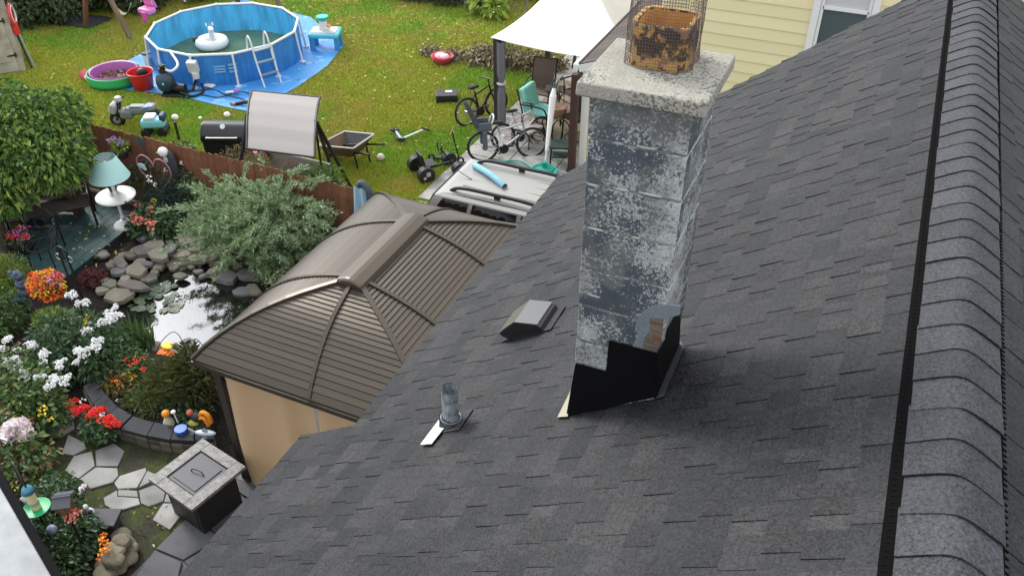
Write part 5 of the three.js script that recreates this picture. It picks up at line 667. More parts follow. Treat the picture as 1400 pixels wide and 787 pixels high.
// ---------------------------------------------------------------- pond with stone edge
const PX = (l, h = 0) => l.map((p) => { const g = G(p[0], p[1], h); return [g.x, g.z]; });
{
  const out = [[172, 418], [196, 400], [216, 384], [238, 374], [262, 366], [288, 364], [306, 374], [318, 388], [345, 392], [372, 398], [372, 440], [340, 470], [300, 500], [255, 492], [228, 478], [205, 468], [182, 452]];
  const wt = tex(512, 1.3, (u, v) => { const k = N1.fbm(u, v, 5, 4); return [.008 + .012 * k, .009 + .013 * k, .008 + .009 * k]; });
  const rip = tex(512, 1.1, (u, v) => g3(.5 + .35 * (N1.fbm(u, v * .45, 9, 3) - .5) + .3 * (N2.fbm(u * 1, v, 26, 2) - .5)));
  const w = struct('pond', slabXZ(PX(out, .02), -.005, .02), mat([1, 1, 1], .05, { map: wt, bumpMap: rip, bumpScale: .0016, ior: 1.9 })); w.geometry.attributes.position.needsUpdate = true;
  // stacked flat stones round the far side
  const tones = [[.27, .245, .19], [.31, .275, .21], [.23, .215, .195], [.34, .31, .25], [.26, .22, .195], [.21, .21, .21], [.29, .235, .21], [.27, .265, .2]].map((c) => mat(c, .88, { map: T.mottle, bumpMap: T.mottle, bumpScale: .012 }));
  const edge = thing('pond_edging', 'irregular flat tan and grey stones stacked along the pond edge', 'stone edging');
  const stone = (px, py, rx, rz, h, y, m, nm = 'stone') => { const c = G(px, py, y), n = 6 + Math.floor(rnd() * 3), pts = []; let t = rnd(); for (let i = 0; i < n; i++) { const a = t + (i + rr(-.28, .28)) / n * 6.283; pts.push([Math.cos(a) * rx * rr(.78, 1.12), Math.sin(a) * rz * rr(.78, 1.12)]); } const o = part(nm, slabXZ(pts, 0, h, .014), m, edge); o.position.set(c.x, y, c.z); o.rotation.set(rr(-.07, .07), rr(-.5, .5), rr(-.07, .07)); return o; };
  const list = [[263, 338, .42, .2, .1, .16, 6], [214, 339, .24, .14, .1, .14, 1], [198, 346, .2, .17, .1, .12, 2], [218, 352, .26, .17, .09, .2, 3], [234, 345, .13, .17, .1, .2, 5], [250, 352, .22, .12, .1, .12, 0], [272, 356, .2, .14, .1, .1, 3], [243, 362, .28, .1, .07, .06, 7], [290, 355, .16, .12, .1, .08, 1], [180, 352, .14, .1, .08, .1, 4], [184, 346, .09, .07, .07, .12, 3], [192, 361, .11, .1, .08, .1, 1], [202, 364, .13, .08, .07, .12, 5], [216, 367, .18, .1, .08, .06, 3], [165, 362, .24, .1, .08, .12, 2], [188, 372, .25, .16, .08, .14, 1], [164, 374, .16, .13, .08, .1, 5], [172, 384, .09, .1, .07, .1, 3], [192, 381, .22, .07, .06, .08, 0], [150, 391, .2, .12, .08, .08, 7], [182, 392, .36, .13, .07, .1, 4], [206, 383, .14, .14, .08, .05, 2], [212, 376, .1, .08, .08, .05, 0], [162, 408, .24, .2, .09, .1, 1], [154, 366, .12, .09, .08, .06, 0], [296, 374, .12, .2, .1, .04, 0], [312, 383, .24, .18, .1, .02, 5], [338, 380, .2, .14, .1, .04, 2], [300, 348, .18, .12, .08, .06, 7], [140, 400, .14, .1, .08, .05, 3], [232, 336, .1, .07, .08, .1, 2], [176, 404, .1, .1, .07, .06, 5]];
  for (const [x, y, a, b, h, e, m] of list) stone(x, y, a, b, h, e, tones[m]);
  for (let i = 0; i < 26; i++) stone(rr(140, 300), rr(362, 392) - 12, rr(.06, .13), rr(.05, .1), .06, rr(.0, .08), pick(tones));
  for (const [x, y] of [[212, 478], [240, 482], [258, 474], [196, 462], [222, 494], [268, 490], [330, 402], [346, 400]]) stone(x, y, rr(.14, .22), rr(.1, .15), .08, .0, pick(tones));
  // lily pads
  const lp = [[.055, .085, .04], [.08, .11, .05], [.045, .07, .04], [.1, .12, .07]].map((c) => mat(c, .4)), lily = thing('water_lilies', 'mat of green lily pads floating on the dark pond', 'water lilies');
  for (let i = 0; i < 64; i++) { const px = 205 + rr(-32, 34) + (i % 3) * 8, py = 404 + rr(-16, 22), c = G(px, py, .02), r = rr(.045, .085), s = new THREE.Shape(); s.moveTo(0, 0); s.absarc(0, 0, r, .25, 6.05); s.lineTo(0, 0); const o = part('pad', new THREE.ExtrudeGeometry(s, { depth: .004, bevelEnabled: false, curveSegments: 9 }).rotateX(-Math.PI / 2), pick(lp), lily); o.position.set(c.x, .026 + rr(0, .02), c.z); o.rotation.set(rr(-.12, .12), rnd() * 6.28, rr(-.12, .12)); }
}
// ---------------------------------------------------------------- plants
const GR = { mid: [[.05, .1, .025], [.07, .13, .03], [.035, .075, .02], [.09, .16, .04]], dark: [[.04, .09, .035], [.055, .11, .04], [.035, .075, .03], [.065, .12, .045]], lime: [[.2, .26, .03], [.15, .22, .03], [.26, .3, .04], [.1, .17, .025]], sage: [[.24, .32, .17], [.19, .27, .13], [.33, .41, .25], [.15, .22, .1]], olive: [[.12, .13, .04], [.09, .11, .03], [.16, .16, .06], [.07, .08, .03]] };
const stemM = mat([.1, .09, .045], .9);
function plant(name, label, at, list, n, len, wid, cols, o = {}) {
  const p = thing(name, label, o.cat || 'plant', at, 0, o.group); leafPart(o.part || 'foliage', leaves(n, clumps(list, o.shell ?? .25), len, wid, cols, o), p);
  const st = []; for (let i = 0; i < (o.stems ?? 10); i++) { const c = pick(list); st.push(rod([rr(-.08, .08), 0, rr(-.08, .08)], [c[0] + rr(-.5, .5) * c[3], c[1] + rr(-.2, .6) * c[3], c[2] + rr(-.5, .5) * c[3]], .008, .004, 5)); } part('stem', st, o.stemM || stemM, p); return p;
}
// one bloom head: petals in a small dome
function bloomGeo(n, r, len, wid, cols, flat = .6) { return leaves(n, () => { const a = rnd() * 6.283, e = Math.asin(rr(-.1, 1)), d = V3(Math.cos(a) * Math.cos(e), Math.sin(e) * flat, Math.sin(a) * Math.cos(e)); return [d.clone().multiplyScalar(r), d]; }, len, wid, cols, { droop: .05, spread: .7 }); }
const BL = { white: [[.8, .8, .78], [.72, .72, .7]], red: [[.75, .03, .02], [.85, .08, .02], [.6, .02, .05]], orange: [[.85, .22, .01], [.85, .12, .01], [.8, .3, .02]], pink: [[.8, .3, .4], [.75, .1, .28]], blush: [[.8, .6, .62], [.78, .66, .66]], yellow: [[.85, .55, .03], [.8, .42, .02]], purple: [[.28, .12, .5], [.4, .2, .55]], coral: [[.7, .25, .18], [.6, .18, .15]], rust: [[.28, .09, .06], [.35, .14, .1]] };
const bloomCache = new Map();
function bloom(parent, x, y, z, r, kind, n = 26) { const v = Math.floor(rnd() * 3), k = kind + v + n; if (!bloomCache.has(k)) bloomCache.set(k, bloomGeo(n, kind === 'blush' ? .5 : .6, kind === 'blush' ? .5 : .62, kind === 'blush' ? .95 : .6, BL[kind])); const o = new THREE.Mesh(bloomCache.get(k), PETAL); o.name = 'bloom'; o.position.set(x, y, z); o.scale.setScalar(r); o.rotation.set(rr(-.5, .5), rnd() * 6, rr(-.5, .5)); o.castShadow = o.receiveShadow = true; parent.add(o); return o; }
function bloomsPx(parent, list, kind, h, r, n) { for (const [x, y, k] of list) { const q = G(x, y, h).sub(parent.position); bloom(parent, q.x, h, q.z, r * (k || 1) * rr(.85, 1.15), kind, n); } }

// the tree over the benches
{
  const q = G(12, 352), t = thing('garden_tree', 'low broad leafy tree with layered bright green crown over the benches', 'tree', q), c = G(22, 184, 2.0).sub(q); c.y = 2.0;
  part('trunk', [tube([[0, 0, 0], [.05, .6, .02], [c.x * .25, 1.2, c.z * .25], [c.x * .6, 1.75, c.z * .6]], .12, 9, 20), tube([[c.x * .25, 1.1, c.z * .25], [c.x * .2 - .4, 1.7, c.z * .3 - .2]], .06, 7, 8), tube([[c.x * .3, 1.2, c.z * .3], [c.x + .4, 1.9, c.z + .1]], .05, 7, 8), tube([[c.x * .5, 1.6, c.z * .5], [c.x + .2, 2.2, c.z - .6]], .05, 7, 8)], mat([.1, .085, .06], .95, { map: T.wood }), t);
  const list = [[c.x, 2.05, c.z, .95, .72], [c.x - .75, 2.15, c.z - .1, .85, .7], [c.x + .72, 1.85, c.z + .05, .68, .75], [c.x + .2, 1.75, c.z + .5, .72, .75], [c.x - .5, 1.8, c.z + .55, .7, .75], [c.x + .35, 2.2, c.z - .5, .6, .7], [c.x - 1.5, 1.9, c.z + .1, .85, .75], [c.x + .9, 1.6, c.z + .15, .38, .8], [c.x - 1.1, 1.5, c.z + .9, .55, .8], [c.x + .45, 1.45, c.z + .8, .45, .8]];
  leafPart('crown', leaves(15000, clumps(list, .55), .125, .07, [[.06, .13, .025], [.09, .175, .03], [.045, .1, .02], [.14, .23, .035], [.2, .27, .04]], { droop: .5, spread: .9 }), t);
}
// big soft grey-green willow shrub by the pond
{
  const q = G(372, 372), t = thing('willow_shrub', 'wide feathery grey-green willow shrub arching over the pond edge', 'shrub', q);
  const ctr = G(362, 290, 1.0).sub(q), L = [], st = []; const cl = clumps([[ctr.x - .5, .95, ctr.z + .1, .75, .8], [ctr.x + .3, 1.0, ctr.z, .8, .8], [ctr.x - .85, .6, ctr.z + .3, .5, .8], [ctr.x, .55, ctr.z + .42, .65, .8], [ctr.x + .6, .5, ctr.z + .2, .55, .8], [ctr.x - .1, 1.2, ctr.z - .25, .5, .8], [ctr.x - .45, .4, ctr.z + .6, .42, .8]], .15);
  // sprays: leaves strung along arching twigs
  const sp = []; for (let i = 0; i < 420; i++) { const [p, d] = cl(); d.y = Math.abs(d.y) * .6 + .35; d.normalize(); sp.push([p, d, rr(.3, .6)]); if (i < 90) st.push(rod([rr(-.15, .15), 0, rr(-.15, .15)], p, .009, .004, 4)); }
  leafPart('foliage', leaves(32000, (i) => { const [p, d, l] = sp[i % sp.length], s = rnd(); const r = p.clone().addScaledVector(d, s * l); r.y -= s * s * l * .45; return [r.add(V3(rr(-.03, .03), rr(-.03, .03), rr(-.03, .03))), d.clone()]; }, .09, .02, GR.sage, { spread: .75, droop: .15 }), t);
  part('stem', st, mat([.13, .1, .06], .9), t);
}
plant('leafy_shrub', 'bright green broad-leaved shrub between the willow and the gazebo', G(438, 312), [[0, .55, 0, .5], [.4, .5, .1, .45], [-.35, .5, .15, .45], [.1, .9, -.1, .4]], 2600, .13, .05, [[.08, .17, .03], [.12, .22, .04], [.05, .12, .025]], { cat: 'shrub' });
plant('dark_shrub', 'dark green leafy shrub in the shade beneath the willow', G(400, 345), [[0, .4, 0, .5], [.5, .4, .1, .5], [-.4, .3, .3, .4]], 2400, .1, .05, GR.dark, { cat: 'shrub' });
plant('conifer_shrub', 'dark blue-green fine-needled shrub by the fence foot', G(245, 300), [[0, .4, 0, .45], [.2, .7, -.05, .35], [-.3, .3, .1, .35]], 3800, .1, .02, [[.03, .065, .05], [.045, .085, .065], [.02, .045, .035]], { cat: 'shrub', up: .5 });
plant('variegated_shrub', 'mid-green small-leaved shrub against the fence', G(285, 300), [[0, .5, 0, .4], [-.1, .8, 0, .32], [.35, .5, .05, .35]], 3200, .075, .035, [[.09, .15, .06], [.06, .11, .04], [.14, .2, .1]], { cat: 'shrub' });
plant('seed_grass', 'dry pinkish feathery seed heads above the willow', G(365, 275), [[-.55, .75, 0, .3], [0, .85, -.05, .33], [.6, .75, 0, .3]], 1700, .09, .012, [[.3, .24, .14], [.24, .22, .12], [.35, .26, .18]], { up: .6, cat: 'grass clump' });
plant('ground_cover', 'low pale speckled ground cover beside the flat pink stone', G(255, 322), [[-.3, .08, 0, .25, .5], [.2, .1, .05, .3, .5], [.7, .1, .0, .3, .5]], 1800, .05, .03, [[.1, .13, .07], [.2, .22, .16], [.06, .09, .04]]);
{ const p = plant('hydrangea', 'hydrangea with dusty pink flower heads beside the lamp table', G(214, 322), [[0, .3, 0, .34], [-.15, .25, .1, .26], [.3, .32, 0, .3]], 1500, .11, .07, GR.dark, { cat: 'flower plant' }); bloomsPx(p, [[187, 282, 1], [207, 288, 1.2], [188, 303, 1.1], [198, 304, 1.1], [208, 309, 1.2], [182, 295, .8], [206, 293, .9]], 'coral', .5, .085); bloomsPx(p, [[209, 274, .8]], 'yellow', .6, .07); }
{ const p = plant('climbing_rose', 'climbing rose with cream blooms around the heart trellis', G(225, 282), [[-.25, .8, -.1, .3], [.15, 1.0, -.1, .3], [.1, .6, 0, .35], [-.4, .5, 0, .3]], 1300, .08, .05, GR.dark, { cat: 'rose' }); bloomsPx(p, [[203, 242, 1], [204, 248, .8], [227, 232, .9], [212, 252, .7], [230, 225, .7]], 'white', 1.0, .055, 14); }
{ const p = plant('rose_bush', 'rose bush with pale peach blooms against the fence', G(262, 275), [[0, .95, -.05, .3], [.1, .6, 0, .3]], 1000, .08, .05, GR.dark, { cat: 'rose' }); bloomsPx(p, [[250, 223, 1.1], [264, 218, 1.2], [256, 211, .8], [268, 220, .9]], 'blush', 1.15, .075, 16); }
{ const p = plant('lavender_flower', 'tall grey stems with violet flowers beside the fence', G(308, 290), [[0, .7, 0, .18], [0, .4, 0, .2]], 500, .12, .02, [[.2, .22, .22], [.14, .17, .13]], { up: .8, cat: 'flower plant' }); bloomsPx(p, [[297, 232, 1], [303, 229, 1.2], [309, 233, .9], [315, 231, .7]], 'purple', 1.0, .075, 16); }
// ---------------------------------------------------------------- ornaments on and by the fence
{
  const z = -9.84, bz = G(165, 195, 1.2), h = thing('wall_planter', 'dark half-basket planter of violet flowers hung on the fence', 'planter', [WZ(168, 200, z).x, 0, z], 0), y0 = WZ(168, 200, z).y; part('basket', lathe([[.001, -.16], [.1, -.14], [.17, .0], [.15, 0], [.001, -.04]], 0, y0 - .03, .08, 18), mat([.03, .022, .018], .9), h); leafPart('foliage', leaves(260, clumps([[0, y0 + .04, .08, .16]], .2), .07, .04, GR.lime), h); for (let i = 0; i < 9; i++) bloom(h, rr(-.15, .12), y0 + .1 + rr(-.04, .08), .1 + rr(-.05, .08), .05, 'purple', 14);
  const e = WZ(231, 212, z), b = thing('bird_plaque', 'white-headed dark bird ornament mounted on the fence boards', 'ornament', [e.x, 0, z]); part('body', sph(.16, .03, e.y - .1, .05, .95, 1.45, .45), mat([.045, .05, .055], .6, { map: T.mottle }), b); part('wing', sph(.13, .13, e.y - .2, .07, .6, 1.5, .3), mat([.03, .034, .04], .6), b); part('head', sph(.09, -.03, e.y + .1, .09, 1.05, 1, .9), mat([.78, .77, .74], .6), b); part('beak', cyl(.03, .004, .09, -.13, e.y + .08, .12, 0, 0, 1.7), mat([.5, .36, .12], .5), b); part('chest', sph(.06, .02, e.y - .03, .12, .8, 1, .4), mat([.4, .42, .44], .7), b);
  const m = WZ(194, 197, z), d = thing('iron_plaque', 'small green wrought iron leaf ornament on the fence', 'ornament', [m.x, 0, z]); part('stem', rod([.05, m.y - .26, .02], [0, m.y + .02, .02], .01), mat([.03, .05, .045], .5), d); for (const [x, y, r] of [[-.06, .06, .7], [.05, .08, -.6], [0, .12, 0]]) part('leaf', sph(.06, x, m.y + y - .02, .03, .5, 1.5, .2), mat([.04, .07, .065], .5), d);
  const c = WZ(212, 232, z + .1), ht = thing('heart_trellis', 'pink metal heart-shaped trellis standing before the fence', 'trellis', [c.x, 0, z + .12]); const pts = []; for (let i = 0; i <= 40; i++) { const t = i / 40 * 6.283; pts.push([.024 * 16 * Math.pow(Math.sin(t), 3), c.y - .05 + .026 * (13 * Math.cos(t) - 5 * Math.cos(2 * t) - 2 * Math.cos(3 * t) - Math.cos(4 * t)), 0]); } part('heart', tube(pts.slice(0, 40), .013, 7, 90, true), mat([.5, .2, .28], .5), ht); part('stake', [rod([-.12, 0, 0], [-.02, c.y - .4, 0], .01), rod([.12, 0, 0], [.02, c.y - .4, 0], .01)], mat([.25, .1, .12], .5), ht);
  const w = WZ(194, 226, z + .14); const bf = solo('glass_butterfly', [sph(.08, w.x, w.y, z + .16, 1.2, .7, .3), sph(.05, w.x + .07, w.y - .04, z + .17, 1, .7, .3)], mat([.4, .55, .55], .3), 'pale teal ornament hooked on the heart trellis', 'ornament');
  const s = G(497, 262, 1.55), sh = thing('garden_banner', 'pale blue cloth and grey hood hanging from the fence corner', 'cloth', [s.x, 0, s.z]); part('cloth', surf(14, 12, (u, v) => [mix(-.2, .16, u) * (1 - .35 * v) - .05, 1.62 - .62 * (1 - v), .05 * Math.sin(u * 12) * (1 - v * .7)]), mat([.36, .56, .68], .8), sh); part('hood', tube([[.16, 1.4, .03], [.12, 1.62, .03], [.0, 1.72, .02], [-.07, 1.66, .02]], .055, 8, 20), mat([.06, .075, .09], .7), sh); part('pole', rod([.1, 0, 0], [.06, 1.65, 0], .02), mat([.05, .05, .05], .6), sh);
}
{ // standard lamp with tray table
  const q = G(173, 316), l = thing('lamp_table', 'white standard lamp table with pale turquoise shade on the deck', 'lamp', q), w = mat([.78, .78, .77], .45); part('base', [cyl(.2, .17, .05, 0, .15, 0, 0, 0, 0, 28), cyl(.17, .06, .08, 0, .21, 0, 0, 0, 0, 24)], w, l); part('pole', [cyl(.03, .026, 1.25, 0, .8, 0), sph(.045, 0, .3, 0), sph(.04, 0, .82, 0)], w, l); part('tray', lathe([[.001, .7], [.3, .7], [.34, .73], [.335, .76], [.3, .735], [.001, .735]], 0, 0, 0, 32), w, l); part('shade', lathe([[.34, 1.12], [.335, 1.13], [.19, 1.5], [.185, 1.5], [.325, 1.12]], 0, 0, 0, 32), mat([.5, .8, .79], .85), l); part('shade_ring', [rod([-.185, 1.47, 0], [.185, 1.47, 0], .006), rod([0, 1.47, -.185], [0, 1.47, .185], .006)], mat([.5, .35, .22], .5), l);
  const p = thing('tray_flowers', 'small pot of red flowers on the lamp tray', 'potted flowers', [q.x - .17, .74, q.z - .12]); part('pot', cyl(.06, .08, .1, 0, .05, 0), mat([.02, .02, .02], .5), p); leafPart('foliage', leaves(90, clumps([[0, .14, 0, .09]], .2), .06, .035, GR.dark), p); for (let i = 0; i < 7; i++) bloom(p, rr(-.09, .09), .2 + rr(-.02, .05), rr(-.08, .08), .055, i % 3 ? 'coral' : 'pink', 14);
  const t = G(174, 277, .75), k = solo('small_mark', [rod([t.x - .07, .752, t.z], [t.x - .02, .752, t.z], .012), sph(.015, t.x + .02, .752, t.z), rod([t.x + .05, .752, t.z - .01], [t.x + .1, .752, t.z], .01)], mat([.12, .05, .05], .6), 'tiny dark red trinkets lying on the lamp tray', 'trinket');
}
{ // painted deck
  const A = G(196, 305), B = G(75, 402), d = thing('painted_deck', 'low teal painted timber deck between the pond and the benches', 'deck'), m = [[.04, .105, .11], [.05, .12, .125], [.045, .11, .115]].map((c) => mat(c, .6, { map: T.wood, bumpMap: T.wood, bumpScale: .002 }));
  const f0 = V3(A.x, 0, A.z), f1 = V3(B.x, 0, B.z), u = f1.clone().sub(f0).normalize(), n = V3(-u.z, 0, u.x); if (n.x > 0) n.negate(); const L = f0.distanceTo(f1); const W = 1.9, nb = 11, bw = W / nb;
  const ang = Math.atan2(-u.z, u.x); for (let i = 0; i < nb; i++) { const c = f0.clone().addScaledVector(u, L / 2).addScaledVector(n, (i + .5) * bw); const o = part('board', rbox(L + .2, .028, bw - .006, .004, 0, 0, 0), m[i % 3], d); o.position.set(c.x, .12, c.z); o.rotation.y = ang; }
  const c = f0.clone().addScaledVector(u, L / 2).addScaledVector(n, W / 2), jo = part('joists', rbox(L + .1, .1, W - .05, .01, 0, 0, 0), mat([.03, .04, .04], .9), d); jo.position.set(c.x, .052, c.z); jo.rotation.y = ang;
  // slatted iron and wood garden bench along the back of the deck
  const wd = mat([.055, .038, .03], .8, { map: T.wood }), gr = mat([.22, .19, .16], .7);
  const bench = (px, py, turn, label, w = 1.5) => { const b = thing('garden_bench', label, 'bench', G(px, py).setY(.12), turn); for (let i = 0; i < 6; i++) part('seat_slat', rbox(w, .025, .07, .006, 0, .42, -.2 + i * .085), wd, b); for (let i = 0; i < 5; i++) part('back_slat', rbox(w, .06, .022, .006, 0, .52 + i * .095, -.26 - i * .022), wd, b); part('top_rail', rod([-w / 2, 1.0, -.38], [w / 2, 1.0, -.38], .018), gr, b); for (const s of [-1, 1]) { part('arm', tube([[s * w / 2, .6, -.28], [s * w / 2, .64, .0], [s * w / 2, .6, .28], [s * w / 2, .0, .3]], .022, 7, 20), ironM, b); part('leg', rod([s * w / 2, .0, -.26], [s * w / 2, 1.0, -.38], .022), ironM, b); } return b; };
  bench(80, 318, .62 + .25, 'dark slatted garden bench with pale top rail on the teal deck', 1.35);
  const k = thing('iron_chair', 'scrolled black iron garden chair at the deck corner', 'chair', G(70, 372).setY(.12), .5); part('seat', [torus(.22, .014, 0, .44, 0, Math.PI / 2, 0, 0), ...[-.15, -.05, .05, .15].map((x) => rod([x, .44, -.19], [x, .44, .19], .008))], ironM, k); part('back', [tube([[-.2, .44, -.2], [-.22, .85, -.26], [0, 1.0, -.28], [.22, .85, -.26], [.2, .44, -.2]], .013, 7, 30), torus(.09, .01, 0, .72, -.24), torus(.06, .009, -.1, .6, -.22), torus(.06, .009, .1, .6, -.22)], ironM, k); for (const [x, z] of [[-.17, -.16], [.17, -.16], [-.17, .16], [.17, .16]]) part('leg', rod([x * 1.15, .0, z * 1.15], [x, .44, z], .012), ironM, k); for (const s of [-1, 1]) part('armrest', tube([[s * .2, .66, -.2], [s * .26, .66, .0], [s * .22, .44, .16]], .012, 6, 14), ironM, k);
  // timber shelf behind the bench
  const sf = thing('timber_shelf', 'weathered brown plank shelf in the corner below the tree', 'shelf', G(62, 300), .35); for (const y of [.3, .62]) part('plank', rbox(1.5, .05, .3, .008, 0, y, 0), mat([.12, .08, .055], .85, { map: T.wood }), sf); for (const x of [-.7, .7]) part('upright', rbox(.06, .66, .28, .008, x, .33, 0), mat([.1, .07, .05], .85, { map: T.wood }), sf);
  const gr2 = solo('rock_heap', [0, 1, 2, 3, 4, 5].map((i) => { const q2 = G(6 + rr(-8, 10), 315 + i * 10); return sph(.16, q2.x, .08, q2.z, rr(.8, 1.4), .7, rr(.7, 1.1), 9); }), mat([.2, .19, .17], .9, { map: T.mottle }), 'grey piled stones beside the tree trunk', 'rocks');
  const pot = (px, py, h, r, kinds, label, n = 16) => { const p = thing('flower_pot', label, 'potted flowers', G(px, py).setY(h)); part('pot', lathe([[.001, 0], [r * .6, 0], [r * .85, r * 1.1], [r * .9, r * 1.15], [r * .75, r * 1.1], [.001, r]], 0, 0, 0, 18), mat([.025, .022, .022], .7), p); leafPart('foliage', leaves(220, clumps([[0, r * 1.35, 0, r * 1.0, .6]], .2), .07, .04, GR.mid), p); for (let i = 0; i < n; i++) { const a = rnd() * 6.28, d = r * 1.0 * Math.sqrt(rnd()); bloom(p, Math.cos(a) * d, r * 1.6 + .25 * r * (1 - d / r) + rr(0, .03), Math.sin(a) * d, .06, kinds[i % kinds.length], 14); } return p; };
  pot(38, 352, .12, .22, ['red', 'pink', 'purple', 'red', 'coral'], 'pot of mixed red, pink and violet flowers by the bench', 26);
  pot(32, 328, .2, .13, ['yellow', 'white', 'purple'], 'small pot of yellow and white flowers under the tree', 9);
  const bp = thing('blue_box', 'dark blue painted box standing beside the deck bench', 'box', G(47, 318).setY(.12), .4); part('box', rbox(.3, .38, .26, .02, 0, .19, 0), mat([.02, .035, .09], .6), bp); part('motif', sph(.05, .02, .25, .13, 1, 1, .2), mat([.5, .45, .12], .6), bp);
}
{ // flat pebble mulch leaves and deep red bush
  plant('red_shrub', 'low dark red leafy shrub between deck and stones', G(132, 388), [[0, .12, 0, .22, .6], [.14, .12, .05, .16, .6], [-.16, .1, .0, .16, .6]], 1100, .06, .035, [[.09, .012, .015], [.13, .02, .02], [.06, .012, .012]], { cat: 'shrub' });
  const pl = [[197, 334], [208, 329], [232, 332]]; const b1 = thing('glass_globe', 'small violet glass globe on the soil by the deck', 'ornament', G(198, 333)); part('globe', sph(.09, 0, .1, 0), mat([.12, .11, .17], .2), b1); part('stand', cyl(.05, .04, .04, 0, .02, 0), ironM, b1); const b2 = solo('solar_light', [cyl(.035, .03, .14, G(214, 337).x, .2, G(214, 337).z), sph(.04, G(214, 337).x, .3, G(214, 337).z)], mat([.7, .62, .58], .5), 'small white solar light among the pond stones', 'light'); const b3 = solo('stone_pot', lathe([[.001, 0], [.1, 0], [.12, .12], [.1, .13], [.001, .1]], G(140, 354).x, 0, G(140, 354).z, 18), mat([.06, .065, .08], .6), 'small round grey pot at the deck edge', 'pot');
}
// a rough stone: a lumpy faceted ball
function rock(r, sx, sy, sz) { const g = plain(new THREE.IcosahedronGeometry(r, 2)), p = g.attributes.position, o = rnd() * 50; for (let i = 0; i < p.count; i++) { const x = p.getX(i) / r, y = p.getY(i) / r, z = p.getZ(i) / r, n = N1.fbm((x + z * .7 + o) / 8, (y + z * .5 + o) / 8, 12, 2), k = .78 + .5 * n; p.setXYZ(i, p.getX(i) * k * sx, Math.max(-.8 * r, Math.min(.8 * r, p.getY(i) * k)) * sy, p.getZ(i) * k * sz); } g.computeVertexNormals(); return g; }
